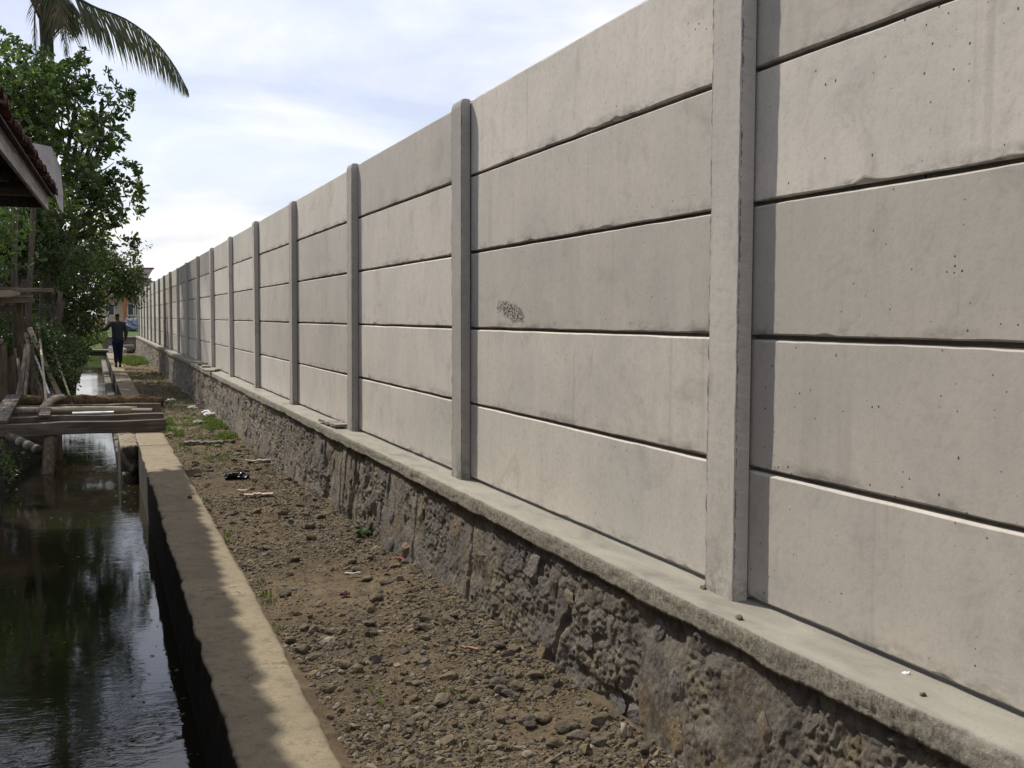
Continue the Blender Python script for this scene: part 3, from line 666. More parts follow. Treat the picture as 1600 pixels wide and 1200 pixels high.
while k < 150:
    y = float(path_y(1, 2.8, 13)[0]); x = random.uniform(0.78, 1.56)
    if random.random() > 0.35+0.65*(x > 1.2): continue
    rock(x, y, random.uniform(0.015, 0.036)*(1+0.02*y), k, 'small rough brown or grey rock among the gravel, one of many alike', 'small rocks loose on the dirt strip'); k += 1

# ------------------------------------------------------------------ grass
def blades(name, pts, hmin, hmax, label, mat=M_grass, w=0.005, n=6, spread=0.05, kind='stuff', cat=None):
    V = []; F = []
    for x, y, z in pts:
        for _ in range(n):
            a = random.uniform(0, 6.28); r = spread*random.random(); bx = x+math.cos(a)*r; by = y+math.sin(a)*r; h = random.uniform(hmin, hmax)
            lean = random.uniform(0.1, 0.8)*h; la = random.uniform(0, 6.28); pa = random.uniform(0, 6.28); dx, dy = math.cos(pa)*w, math.sin(pa)*w
            b = len(V); mx_, my_ = bx+math.cos(la)*lean*0.35, by+math.sin(la)*lean*0.35
            V += [(bx-dx, by-dy, z-0.01), (bx+dx, by+dy, z-0.01), (mx_+dx*.8, my_+dy*.8, z+h*0.6), (mx_-dx*.8, my_-dy*.8, z+h*0.6), (bx+math.cos(la)*lean, by+math.sin(la)*lean, z+h)]
            F += [(b, b+1, b+2), (b, b+2, b+3), (b+3, b+2, b+4)]
    return link(name, mesh_np(name, V, F, mat), kind=kind, label=label, cat=cat)
def patch(cx_, cy_, rx, ry, n):
    out = []
    for _ in range(n):
        a = random.uniform(0, 6.28); r = math.sqrt(random.random()); x = cx_+rx*r*math.cos(a); y = cy_+ry*r*math.sin(a)
        if not 0.77 < x < 1.57: continue
        if fbm(np.array([x*5]), np.array([y*3]), 3, 160)[0] < -0.12: continue
        out.append((x, y, float(path_h(np.array([x]), np.array([y]))[0])))
    return out
blades('grass', patch(0.86, 13.4, 0.12, 1.5, 300), 0.02, 0.07, 'short green grass along the canal wall beside the timber bridge')
blades('grass', patch(1.46, 13.6, 0.14, 1.5, 300), 0.02, 0.07, 'short green grass at the foot of the foundation beyond the bend')
blades('grass', patch(1.1, 13.0, 0.38, 2.6, 330), 0.01, 0.035, 'thin green weeds creeping over the dirt between the grass patches')
blades('grass', patch(1.15, 36, 0.42, 4.0, 900), 0.03, 0.10, 'bright grass patch beyond the walking person', w=0.012)
blades('grass', patch(0.80, 7.6, 0.04, 1.2, 14)+patch(0.79, 5.6, 0.03, 1.0, 10)+patch(1.2, 3.5, 0.3, .4, 12), 0.01, 0.03, 'tiny green sprouts along the edge of the canal wall')
blades('grass', patch(1.15, 17.5, 0.42, 4.5, 260)+patch(1.2, 26, 0.4, 4, 200), 0.015, 0.05, 'sparse flattened grass on the shaded dirt beyond the bridge')
def weed(x, y, n, h, label):
    z = float(path_h(np.array([x]), np.array([y]))[0]); V = []; F = []
    for i in range(n):
        a = random.uniform(0, 6.28); L = random.uniform(0.6, 1)*h; up = random.uniform(0.2, 1.0); w = L*0.16; b = len(V)
        d = Vector((math.cos(a), math.sin(a), 0)); sd = Vector((-d.y, d.x, 0))*w; o = Vector((x, y, z))
        p1 = o+d*L*0.5+Vector((0, 0, L*up*0.6)); p2 = o+d*L+Vector((0, 0, L*up*0.5))
        if not V: V = [o]; b = 1
        V += [p1-sd, p1+sd, p2]; F += [(0, b, b+1), (b, b+2, b+1)]
    link('weed', mesh_np('weed', [tuple(v) for v in V], F, M_leaf2), label=label, cat='weed')
x, y, z = on_path(565, 838); weed(x, y, 34, 0.10, 'leafy green weed at the foot of the stone foundation')
x, y, z = on_path(700, 975); weed(x, y, 14, 0.035, 'tiny green seedling among gravel beside the foundation')

# ------------------------------------------------------------------ litter
yl = path_y(170, 3, 26); xl_ = RNG.uniform(0.78, 1.56, 170); zl_ = path_h(xl_, yl); V = []; F = []
for x, y, z in zip(xl_, yl, zl_):                                 # dry leaves and straw bits
    a = random.uniform(0, 6.28); L = random.uniform(.012, .03); w = L*random.choice((.12, .4, .45)); d = Vector((math.cos(a), math.sin(a), random.uniform(-.1, .2)))*L; sd = Vector((-math.sin(a), math.cos(a), random.uniform(-.3, .3)))*w; o = Vector((x, y, z+.012)); b = len(V)
    V += [o-d, o+sd, o+d, o-sd+Vector((0, 0, .004))]; F += [(b, b+1, b+2), (b, b+2, b+3)]
link('leaf_litter', mesh_np('leaf_litter', [tuple(v) for v in V], F, M_palmdry), kind='stuff', label='dry leaf bits and straw scattered over the dirt strip')
def crumpled(name, size, seed, mat, loc, rz, label, cat, amp=0.5, sub=3):
    V, F = ico(sub); V = V*np.array(size)/1.0; q = V/np.array(size)
    nz_ = fbm(q[:, 0]*2.6+seed, q[:, 1]*2.6+q[:, 2]*2, 4, seed, 0.7); V = V*(1+amp*nz_[:, None]); V[:, 2] += size[2]*1.2*fbm(q[:, 0]*3, q[:, 1]*3, 3, seed+1)
    o = link(name, mesh_np(name, V, F, mat, False), loc=loc, label=label, cat=cat); o.rotation_euler = (0, 0, rz); return o
def strip(name, L, w, th, mat, loc, rz, label, cat, wav=0.3, seed=1):
    n = 12; mb = MB(); y = np.linspace(-L/2, L/2, n); V = []; F = []
    e = w*wav*fbm(y*40, y*0, 3, seed); zz = th*1.6*np.abs(fbm(y*30, y*0+2, 3, seed+1))
    for i in range(n):
        for xx_, z_ in ((-w/2+e[i], 0), (w/2+e[i]*.6, 0), (w/2+e[i]*.6, th), (-w/2+e[i], th)): V.append((xx_, y[i], z_+zz[i]))
    for i in range(n-1):
        for q in range(4): F.append((i*4+q, i*4+(q+1) % 4, (i+1)*4+(q+1) % 4, (i+1)*4+q))
    F += [(3, 2, 1, 0), ((n-1)*4, (n-1)*4+1, (n-1)*4+2, (n-1)*4+3)]
    o = link(name, mesh_np(name, V, F, mat), loc=loc, label=label, cat=cat); o.rotation_euler = (0, 0, rz); return o
P_ = on_path
x, y, z = P_(404, 776); strip('cloth_strip', 0.22, 0.055, 0.012, M_cloth, (x, y, z+.012), 1.45, 'pale pinkish cloth strip lying across the dirt', 'rag', 0.6, 5)
x, y, z = P_(370, 748); crumpled('plastic_bag', (0.11, 0.06, 0.03), 4, M_black, (x, y, z+.02), 0.1, 'crumpled black plastic bag on the dirt strip', 'plastic bag')
x, y, z = P_(318, 695); strip('broken_slab', 0.42, 0.13, 0.03, M_stucco, (x, y, z+.0), 1.35, 'flat grey broken slab between the two grass patches', 'slab', 0.2, 8)
x, y, z = P_(405, 723); strip('bark_strip', 0.26, 0.04, 0.012, M_paper, (x, y, z+.012), 1.5, 'tan bark strip lying above the black plastic bag', 'bark strip', 0.5, 9)
x, y, z = P_(378, 769); strip('paper_scrap', 0.08, 0.035, 0.006, M_paper, (x, y, z+.012), 1.2, 'small pale scrap just left of the pinkish cloth strip', 'scrap', 0.4, 10)
x, y, z = P_(551, 903); strip('white_stick', 0.085, 0.008, 0.006, M_white, (x, y, z+.015), 1.15, 'thin white stick lying on the gravel', 'stick', 0.05, 11)
x, y, z = P_(734, 1022); strip('wood_chip', 0.085, 0.014, 0.008, M_pinkwood, (x, y, z+.012), 0.55, 'pinkish splinter of wood lying on the dirt', 'wood chip', 0.1, 12)
x, y, z = P_(626, 876); crumpled('wrapper', (0.012, 0.024, 0.008), 6, M_red, (x, y, z+.014), 0.4, 'small bright red wrapper at the foundation foot', 'wrapper', 0.4, 2)
x, y, z = P_(538, 932); crumpled('wrapper', (0.028, 0.014, 0.007), 7, M_maroon, (x, y, z+.014), 0.2, 'dark maroon wrapper on the gravel below the white stick', 'wrapper', 0.4, 2)
for i, (px, py, lab) in enumerate(((267, 627, 'round white scrap on the dirt beyond the bridge end'), (301, 639, 'flat pale scrap mid strip beyond the bridge'), (322, 645, 'folded white paper near the foundation, farther one'),
                                   (328, 650, 'folded white paper near the foundation, nearer one'), (310, 662, 'buff paper scrap between the grass patches'), (247, 635, 'pale crumpled paper just past the bridge end'))):
    x, y, z = P_(px, py); crumpled('paper_scrap', (0.085, 0.06, 0.025), 20+i, M_white if i != 4 else M_paper, (x, y, z+.02), i*.7, lab, 'scrap', 0.6, 2)
x, y, z = P_(870, 1190); mb = MB(); mb.tube([(-.05, -.03, .012), (0, 0, .016), (.06, .045, .012)], 0.0035, 6); mb.build('twig', M_stick, None, True, loc=(x, y, z), label='thin dry twig on the dirt at the bottom of the picture', cat='twig')
x, y, z = P_(1003, 1150); mb = MB(); mb.tube([(0, 0, 0), (0.006, 0.012, 0.045)], 0.010, 10); mb.build('bamboo_stub', M_stick, None, True, loc=(min(x, 1.52), y, z), label='short bamboo stub against the foot of the foundation', cat='bamboo stub')
for i, (px, py, r, lab) in enumerate(((1155, 967, 0.010, 'dark chip of concrete on the coping near the nearest post'), (1415, 1054, 0.007, 'white pebble on the coping right of the nearest post'), (1442, 1087, 0.007, 'dark pebble on the coping at the right'), (1100, 920, 0.012, 'small lump of mortar against the nearest post'))):
    d = Fv+Rv*((px-800)/FPX)+Uv*((600-py)/FPX); p = d*((LEDGE-EYE)/d.z)
    crumpled('concrete_chip', (r, r*1.3, r*0.6), 40+i, M_white if i == 1 else M_rock, (p.x, p.y, LEDGE+0.003), i, lab, 'concrete chip', 0.4, 1)
for i, (px, py, sx) in enumerate(((312, 568, 0.13), (318, 571, 0.12), (325, 574, 0.14), (333, 580, 0.30))):
    d = Fv+Rv*((px-800)/FPX)+Uv*((600-py)/FPX); p = d*((LEDGE-EYE)/d.z)
    strip('cement_slab', sx*1.6, 0.15, 0.022, M_cap, (min(p.x, 1.66), p.y, LEDGE+0.004), 0.25-0.2*i, 'thin broken cement slab lying on the coping, %s of four' % ('farthest', 'second farthest', 'second nearest', 'nearest')[i], 'slab', 0.2, 60+i)
x, y, z = P_(480, 652); strip('cement_slab', 0.5, 0.10, 0.02, M_cap, (1.655, 7.75, LEDGE+0.004), 0.05, 'smooth cement slab on the coping between the third and fourth post', 'slab', 0.1, 66)
crumpled('mortar_lump', (0.014, 0.02, 0.010), 70, M_rock, (0.66, 8.3, 0.012), 0.3, 'little dark clod on the canal wall top', 'clod', 0.4, 2)

# ------------------------------------------------------------------ hut with tiled eave, standing left of the canal
HA = -math.atan(0.031); hut = thing('hut', 'low hut with clay tiled eave and pale fascia board over the canal', 'hut', (-0.42, 11.9, 2.5), HA)
# local frame: y runs along the eave (negative towards the camera), x across, z up from fascia bottom.
SL = math.tan(math.radians(27)); EL = 13.5
M_f = MB(); M_f.box((-0.03, -EL, -0.01), (0.0, 0.0, 0.175)); M_f.build('fascia_board', M_fascia, hut, bevel=0.004)
def roof_z(x): return 0.20+(-x)*SL
tile_me = []
for sd in range(3):
    nu, nv = 9, 4; u = np.linspace(-0.5, 0.5, nu); V = []
    for top in (1, 0):
        for i in range(nu):
            for j in range(nv):
                a = u[i]*0.20; q = j/(nv-1)*0.30
                zc = 0.030*math.cos(u[i]*2*math.pi)*(1 if abs(u[i]) < 0.5 else 1)+0.004*math.sin(sd*2+i)
                x = 0.10-q; V.append((x, a, -(x)*SL+zc+0.014*top+0.035*(1-j/(nv-1))*0.6))
    g = grid_faces(nu, nv); nn = nu*nv; F = [tuple(f) for f in g]+[tuple(reversed([v+nn for v in f])) for f in g]
    for i in range(nu-1): F += [((i+1)*nv, i*nv, nn+i*nv, nn+(i+1)*nv), (i*nv+nv-1, (i+1)*nv+nv-1, nn+(i+1)*nv+nv-1, nn+i*nv+nv-1)]
    for j in range(nv-1): F += [(j, j+1, nn+j+1, nn+j), ((nu-1)*nv+j+1, (nu-1)*nv+j, nn+(nu-1)*nv+j, nn+(nu-1)*nv+j+1)]
    tile_me.append(mesh_np('roof_tile', V, F, M_tile, True))
nt_ = int(EL/0.185)
for i in range(nt_):
    o = link('roof_tile', tile_me[i % 3], hut, loc=(random.uniform(-.018, .018), -0.06-i*0.185, 0.19+random.uniform(-.008, .012))); o.rotation_euler = (random.uniform(-.04, .04), random.uniform(-.03, .03), random.uniform(-.05, .05))
V = []; F = []                                                    # the courses farther up, joined
tv = np.array([v.co[:] for v in tile_me[0].vertices]); tf = [tuple(p.vertices) for p in tile_me[0].polygons]
for r in range(1, 8):
    for i in range(0, nt_):
        b = len(V); off = np.array([-r*0.25, -0.06-i*0.185, 0.19+r*0.25*SL]); V += [tuple(p) for p in tv+off]; F += [tuple(b+q for q in f) for f in tf]
me = bpy.data.meshes.new('roof_tiles'); me.from_pydata(V, [], F); me.materials.append(M_tile); link('roof_tiles', me, hut, kind='stuff')
mb = MB(); mb.add([(0.06, -EL, roof_z(0.06)-0.045), (0.06, -0.02, roof_z(0.06)-0.045), (-2.1, -0.02, roof_z(-2.1)-0.045), (-2.1, -EL, roof_z(-2.1)-0.045),
                   (0.06, -EL, roof_z(0.06)-0.06), (0.06, -0.02, roof_z(0.06)-0.06), (-2.1, -0.02, roof_z(-2.1)-0.06), (-2.1, -EL, roof_z(-2.1)-0.06)],
                  [(0, 1, 2, 3), (7, 6, 5, 4), (0, 4, 5, 1), (1, 5, 6, 2), (2, 6, 7, 3), (3, 7, 4, 0)]); mb.build('roof_boarding', M_dark_wood, hut)
for i in range(14):
    yb = -0.25-i*0.98; mb = MB(); mb.add([(-.04, yb, roof_z(-.04)-.13), (-2.0, yb, roof_z(-2.0)-.13), (-2.0, yb, roof_z(-2.0)-.065), (-.04, yb, roof_z(-.04)-.065), (-.04, yb-.05, roof_z(-.04)-.13), (-2.0, yb-.05, roof_z(-2.0)-.13), (-2.0, yb-.05, roof_z(-2.0)-.065), (-.04, yb-.05, roof_z(-.04)-.065)],
                                         [(0, 1, 2, 3), (7, 6, 5, 4), (0, 4, 5, 1), (1, 5, 6, 2), (2, 6, 7, 3), (3, 7, 4, 0)]); mb.build('rafter', M_dark_wood, hut)
for i in range(5):                                                # boards closing the gable end
    z0 = 0.0+i*0.26; x0 = -z0/SL*0.98 if i else -0.05; mb = MB(); mb.box((-2.0, -0.16+0.004*i, z0), (min(-0.05, x0+0.2), -0.13+0.004*i, z0+0.255)); mb.build('gable_board', M_dark_wood, hut, bevel=0.004)
mb = MB(); mb.box((-2.0, -0.45, 0.09), (-0.06, -0.36, 0.165)); mb.build('tie_beam', M_wood_x, hut, bevel=0.006)
for i, yp in enumerate((-0.7, -3.6, -6.6, -9.6, -12.6)):
    mb = MB(); mb.box((-1.02, yp-.05, -2.6), (-0.92, yp+.05, 0.52)); mb.build('post', M_dark_wood, hut, bevel=0.008)
for i in range(60):
    yp = -0.9-i*0.2; mb = MB(); mb.box((-1.06, yp-.098, -2.55), (-1.035+random.uniform(-.006, .006), yp+.092, 0.56)); mb.build('wall_board', M_dark_wood, hut, bevel=0.003)
pts = [at(*p, 12.05) for p in ((44, 222), (80, 227), (94, 258), (98, 300), (99, 333), (93, 326), (84, 300), (66, 262))]
sheet = thing('roof_sheet', 'weathered grey sheet bent over the far corner of the tiled eave', 'roof sheet', (0, 0, 0))
mb = MB(); n_ = len(pts); back = [p+Vector((-.02, .02, 0.01)) for p in pts]; bend = [p+Vector((0, 0.10*(i in (1, 2, 3)), 0)) for i, p in enumerate(pts)]
mb.add(bend+[p+Vector((0, .015, 0)) for p in bend], [tuple(range(n_)), tuple(reversed(range(n_, 2*n_)))]+[(i, n_+i, n_+(i+1) % n_, (i+1) % n_) for i in range(n_)]); mb.build('sheet', M_sheet, sheet)

# ------------------------------------------------------------------ timber bridge
br_ = thing('timber_bridge', 'ramshackle timber footbridge of beams and planks across the canal', 'footbridge', (-0.1, 14.5, 0))
def bt(p): return Vector(p)-Vector((-0.1, 14.5, 0))
def beam(name, x0, x1, y, z0, z1, dep, mat, z0b=None, bev=0.008):
    """beam lying across the canal, slightly tilted"""
    d = (0 if z0b is None else z0b-z0); mb = MB(); n = 9; V = []
    for i in range(n):
        t_ = i/(n-1); x = x0+(x1-x0)*t_; dz = d*t_+0.006*math.sin(i*1.7+y); dy = 0.01*math.sin(i*1.1+y*3)
        for yy_, zz_ in ((-dep/2, z0), (dep/2, z0), (dep/2, z1), (-dep/2, z1)): V.append(bt((x, y+yy_+dy, zz_+dz+0.004*random.uniform(-1, 1))))
    F = []
    for i in range(n-1):
        for q in range(4): F.append((i*4+q, (i+1)*4+q, (i+1)*4+(q+1) % 4, i*4+(q+1) % 4))
    F += [(0, 1, 2, 3), ((n-1)*4+3, (n-1)*4+2, (n-1)*4+1, (n-1)*4)]
    mb.add(V, F); return mb.build(name, mat, br_, bevel=bev)
beam('beam', -1.5, 0.79, 13.35, 0.0, 0.145, 0.11, M_wood_x)
beam('beam', -1.35, 0.82, 14.35, 0.0, 0.135, 0.13, M_wood_x, -0.005)
beam('beam', -1.0, 0.88, 15.9, 0.0, 0.150, 0.12, M_wood_x, -0.005)
def log(name, a, b, r, mat, n=14, k=10, wob=0.12, bow=0.03):
    mb = MB(); a, b = bt(a), bt(b); pts = []; rs = []
    for i in range(n):
        t_ = i/(n-1); pts.append(a.lerp(b, t_)+Vector((0, 0, bow*math.sin(t_*3.1)))); rs.append(r*(1+wob*math.sin(i*2.1+r*40)*0.6+wob*random.uniform(-.6, .6)))
    mb.tube(pts, rs, k, wob*0.7); return mb.build(name, mat, br_, True)
log('bark_log', (-1.15, 17.3, 0.12), (0.98, 17.0, 0.075), 0.082, M_barklog, 26, 12, 0.22, 0.0)
log('bark_log', (-0.4, 17.15, 0.15), (0.80, 17.12, 0.13), 0.045, M_barklog, 18, 9, 0.28, 0.0)
log('bamboo_pole', (-0.72, 14.95, 0.155), (0.52, 15.05, 0.125), 0.046, M_bamboo, 12, 10, 0.03, 0.012)
log('bamboo_pole', (-0.66, 14.9, 0.17), (-0.46, 16.7, 0.20), 0.048, M_bamboo, 6, 10, 0.04, 0.05)
log('bamboo_pole', (-1.0, 15.4, 0.13), (-0.62, 15.3, 0.13), 0.045, M_stick, 5, 10, 0.04, 0.0)
def deck(name, p, q, w, th, mat):
    mb = MB(); p, q = bt(p), bt(q); d = (q-p).normalized(); s_ = Vector((d.y, -d.x, 0)).normalized()*w/2; u = Vector((0, 0, th))
    mb.add([p-s_, p+s_, q+s_, q-s_, p-s_+u, p+s_+u, q+s_+u, q-s_+u], [(3, 2, 1, 0), (4, 5, 6, 7), (0, 1, 5, 4), (1, 2, 6, 5), (2, 3, 7, 6), (3, 0, 4, 7)]); return mb.build(name, mat, br_, bevel=0.005)
deck('deck_plank', (-0.595, 14.0, 0.145), (-0.645, 17.3, 0.185), 0.13, 0.035, M_wood_y)
deck('deck_plank', (-1.06, 13.3, 0.15), (-1.14, 17.3, 0.175), 0.20, 0.04, M_wood_y)
mb = MB(); mb.box((-.06, -.05, -.08), (.06, .05, .0), c=bt((-0.595, 14.08, 0.14))); mb.build('block', M_wood_x, br_, bevel=0.006)
mb = MB(); mb.box((-.09, -.05, -.09), (.09, .05, .0), c=bt((-1.06, 13.45, 0.15))); mb.build('block', M_dark_wood, br_, bevel=0.006)
deck('deck_plank', (0.44, 14.72, 0.135), (0.70, 14.70, 0.13), 0.35, 0.03, M_wood_x)
log('leg', (-0.50, 13.40, 0.02), (-0.56, 12.9, -0.75), 0.070, M_wood_z, 6, 9, 0.06, 0)
log('leg', (-0.455, 14.3, 0.02), (-0.455, 14.3, -0.85), 0.055, M_wood_z, 6, 9, 0.06, 0)
log('leg', (-1.02, 13.40, 0.02), (-1.03, 13.3, -0.5), 0.060, M_wood_z, 6, 9, 0.06, 0)
mb = MB(); a = at(113, 648, 14.55); b = at(178, 649, 14.55); mb.box((a.x, 14.50, 0.137), (b.x, 14.62, 0.155)); mb.build('pale_plank', M_white, None, bevel=0.003, label='short white board lying on the timber bridge in front of the bamboo', cat='board')
pl = thing('mossy_pole', 'dark mossy pole with pale bands slanting under the timber bridge', 'pole', (0, 0, 0))
a = at(14, 682, 13.0); b = at(62, 704, 12.6)
mb = MB(); mb.tube([a.lerp(b, t_) for t_ in (0, .25, .5, .75, 1)], 0.05, 10, 0.03); mb.build('pole', M_dark_wood, pl, True)
for t0, t1 in ((0.33, 0.47), (0.58, 0.74), (0.86, 0.96)):
    mb = MB(); mb.tube([a.lerp(b, t0), a.lerp(b, t1)], 0.052, 10); mb.build('pale_band', M_stucco, pl, True)

# ------------------------------------------------------------------ trees
def leaves_np(centers, dirs, n_each, L, wid, tiltlo, tilthi, spread):
    """rosettes of folded leaves: centers (k,3), dirs (k,3)"""
    k = len(centers); N = k*n_each
    C = np.repeat(centers, n_each, 0); D = np.repeat(dirs, n_each, 0)
    D = D/np.linalg.norm(D, axis=1, keepdims=True)
    rv = RNG.normal(size=(N, 3)); rv -= (rv*D).sum(1, keepdims=True)*D; rv /= np.linalg.norm(rv, axis=1, keepdims=True)
    t = RNG.uniform(tiltlo, tilthi, (N, 1)); ax = D*np.cos(t)+rv*np.sin(t); ax[:, 2] -= 0.12; ax /= np.linalg.norm(ax, axis=1, keepdims=True)
    sd = np.cross(ax, D+0.3*RNG.normal(size=(N, 3))); sd /= np.linalg.norm(sd, axis=1, keepdims=True)+1e-9
    nm = np.cross(sd, ax); l = L*RNG.uniform(0.65, 1.25, (N, 1)); w = l*wid*RNG.uniform(0.8, 1.2, (N, 1))
    b = C+RNG.normal(size=(N, 3))*spread
    V = np.stack([b, b+ax*l*0.35+sd*w*0.34+nm*w*0.15, b+ax*l*0.72+sd*w*0.5+nm*w*0.10, b+ax*l-nm*l*0.10, b+ax*l*0.72-sd*w*0.5+nm*w*0.10, b+ax*l*0.35-sd*w*0.34+nm*w*0.15], 1).reshape(-1, 3)
    F = (np.array([[0, 1, 2], [0, 2, 3], [0, 3, 4], [0, 4, 5]])[None]+6*np.arange(N)[:, None, None]).reshape(-1, 3)
    return V, F
def blob_points(blobs, n, hollow=0.45):
    """points spread through a set of ellipsoids (centre, radii), denser towards their skins, broken up by noise"""
    vol = np.array([r[0]*r[1]*r[2] for c, r in blobs])**0.8; cnts = (n*vol/vol.sum()).astype(int)+1; P = []; D = []
    for (c, r), m in zip(blobs, cnts):
        d = RNG.normal(size=(m, 3)); d /= np.linalg.norm(d, axis=1, keepdims=True)
        rad = (hollow**3+(1-hollow**3)*RNG.random((m, 1)))**(1/3)*(1+0.18*RNG.normal(size=(m, 1))).clip(0.5, 1.3)
        p = np.array(c)+d*rad*np.array(r); P.append(p); D.append(d*0.8+np.array([0, 0, 0.55])+0.35*RNG.normal(size=(m, 3)))
    P = np.concatenate(P); D = np.concatenate(D)
    keep = fbm(P[:, 0]*1.5+P[:, 1]*0.7, P[:, 2]*1.5-P[:, 1]*0.8, 3, 201) > -0.20
    return P[keep], D[keep]
def limb_tubes(mb, base, blobs, r0, fork=0.45):
    base = Vector(base)
    top = sum((Vector(c) for c, r in blobs), Vector())/len(blobs); f = base.lerp(top, fork); f.x = base.x+(top.x-base.x)*0.35; f.y = base.y+(top.y-base.y)*0.35
    def curve(a, b, ra, rb, n=7, w=0.06):
        L = (b-a).length; pts = []
        for i in range(n):
            t = i/(n-1); pts.append(a.lerp(b, t)+Vector((math.sin(t*3.0+a.x*5)*w*L*t*(1-t)*3, math.cos(t*4.0+a.y*3)*w*L*t*(1-t)*3, 0)))
        mb.tube(pts, [ra+(rb-ra)*i/(n-1) for i in range(n)], 8, 0.05)
    curve(base-Vector((0, 0, 0.15)), f, r0*1.15, r0*0.7)
    for c, r in blobs:
        c = Vector(c); curve(f, c, r0*0.55, r0*0.16)
        for _ in range(5):
            d = Vector((random.gauss(0, 1), random.gauss(0, 1), random.gauss(0.3, 0.7))).normalized(); curve(c.lerp(f, random.uniform(0, .4)), c+Vector((d.x*r[0], d.y*r[1], d.z*r[2]))*0.85, r0*0.14, r0*0.04, 5)
def tree(base, blobs, n, n_each, L, wid, lmat, r0, label, hollow=0.45, spread=0.03, tl=(0.5, 1.3), extra=None, cat='tree', name='broadleaf_tree', group=None):
    base = Vector(base); t = thing(name, label, cat, tuple(base), 0, group)
    mb = MB(); limb_tubes(mb, base, blobs, r0); mb.v = [tuple(Vector(v)-base) for v in mb.v]; mb.build('trunk', M_bark, t, True)
    P, D = blob_points(blobs, n, hollow)
    if extra is not None: P = np.concatenate([P, extra[0]]); D = np.concatenate([D, extra[1]])
    V, F = leaves_np(P, D, n_each, L, wid, tl[0], tl[1], spread); V = V-np.array(tuple(base))
    link('crown', mesh_np('crown', V, F, lmat), t, kind='stuff'); return t
def B(px, py, Y, rx, ry, rz): p = at(px, py, Y); return (tuple(p), (rx, ry, rz))
def sprig(px, py, Y, k, s=0.12):
    p = at(px, py, Y); return np.array([tuple(p)])+RNG.normal(size=(k, 3))*s, RNG.normal(size=(k, 3))*0.6+np.array([0.5, 0, 0.6])
def sprigs(lst, Y, k, s=0.12):
    a = [sprig(x, y, Y+random.uniform(-1, 1), k, s) for x, y in lst]; return np.concatenate([q[0] for q in a]), np.concatenate([q[1] for q in a])
# large tree: dark leathery rosettes
big = [B(60, 165, 25, 1.3, 2.2, 0.95), B(118, 150, 26, 0.75, 1.6, 0.75), B(160, 165, 25.5, 0.45, 1.2, 0.55), B(20, 140, 24, 0.9, 1.8, 0.85), B(150, 250, 25, 0.60, 1.5, 0.8),
       B(90, 260, 24, 0.9, 2.0, 0.9), B(174, 298, 25, 0.42, 1.2, 0.42), B(150, 350, 25.5, 0.55, 1.5, 0.55), B(60, 340, 25, 1.0, 2.0, 0.8), B(-40, 200, 25, 1.4, 2.2, 1.2), B(-120, 180, 27, 1.6, 2.2, 1.3),
       B(120, 420, 25, 0.7, 1.5, 0.55), B(163, 212, 25.3, 0.34, 1.1, 0.42), B(160, 300, 25.3, 0.5, 1.2, 0.5), B(-60, 330, 26, 1.4, 2.0, 1.1)]
ex = sprigs([(128, 86), (132, 92), (122, 98), (170, 120), (184, 140), (203, 150), (200, 152), (199, 172), (186, 182), (183, 200), (92, 98), (98, 108), (10, 62), (18, 70), (4, 80), (206, 258), (214, 268), (200, 262),
             (206, 282), (216, 288), (218, 300), (222, 312), (216, 308), (216, 326), (214, 318), (200, 300), (192, 338), (188, 345), (180, 352), (205, 378), (212, 372), (45, 78), (60, 92), (28, 66)], 25.5, 3, 0.06)
tree((-1.75, 25.2, 0.02), big, 3200, 8, 0.155, 0.46, M_leaf, 0.17, 'tall dark broadleaf tree whose leathery crown overhangs the canal', 0.25, 0.03, extra=ex)
# second tree, lower and greener, hanging low over the water near the house
low = [B(175, 430, 29, 0.62, 1.6, 0.55), B(140, 400, 28.5, 0.7, 1.6, 0.7), B(200, 440, 29.5, 0.40, 1.4, 0.42), B(140, 468, 29, 0.50, 1.6, 0.42), B(110, 470, 29, 0.8, 1.6, 0.8), B(70, 420, 29, 1.0, 1.8, 0.9), B(118, 505, 28, 0.55, 1.3, 0.35), B(20, 420, 30, 1.3, 2, 1.2)]
ex = sprigs([(212, 388), (206, 392), (214, 405), (217, 420), (213, 430), (222, 445), (216, 452), (218, 470), (213, 470), (208, 400), (150, 500), (140, 510)], 29, 4, 0.10)
tree((-1.55, 29.5, 0.02), low, 3000, 9, 0.115, 0.42, M_leaf2, 0.11, 'lower bright green tree drooping over the canal towards the walking person', 0.2, 0.05, extra=ex, tl=(0.6, 1.7))
# slim trees behind the hut
slim = [B(30, 385, 20.5, 0.6, 0.9, 0.42), B(75, 395, 21, 0.5, 0.9, 0.45), B(20, 355, 21, 0.75, 1.0, 0.35), B(-60, 370, 17.5, 0.9, 1.2, 0.7), B(95, 430, 21.5, 0.35, 0.8, 0.35), B(-155, 330, 14.4, 1.0, 1.5, 0.8), B(-120, 350, 16.5, 0.9, 1.2, 0.7)]  # blobs beyond the left frame edge are added to shade the bank
tree((-1.75, 19.6, 0.0), slim, 1500, 8, 0.11, 0.42, M_leaf3, 0.055, 'young tree right behind the lumber rack, crown extended out of view to shade the bank', 0.2, 0.04, tl=(0.6, 1.6))
slim2 = [B(60, 330, 20.5, 0.7, 1.2, 0.6), B(15, 345, 21, 0.8, 1.2, 0.5), B(110, 370, 21, 0.5, 1.1, 0.5), B(-50, 360, 20.5, 0.9, 1.2, 0.9)]
tree((-1.30, 20.6, 0.0), slim2, 1000, 8, 0.12, 0.44, M_leaf3, 0.07, 'leaning slender tree with dark leaves just beyond the one behind the rack', 0.2, 0.04)
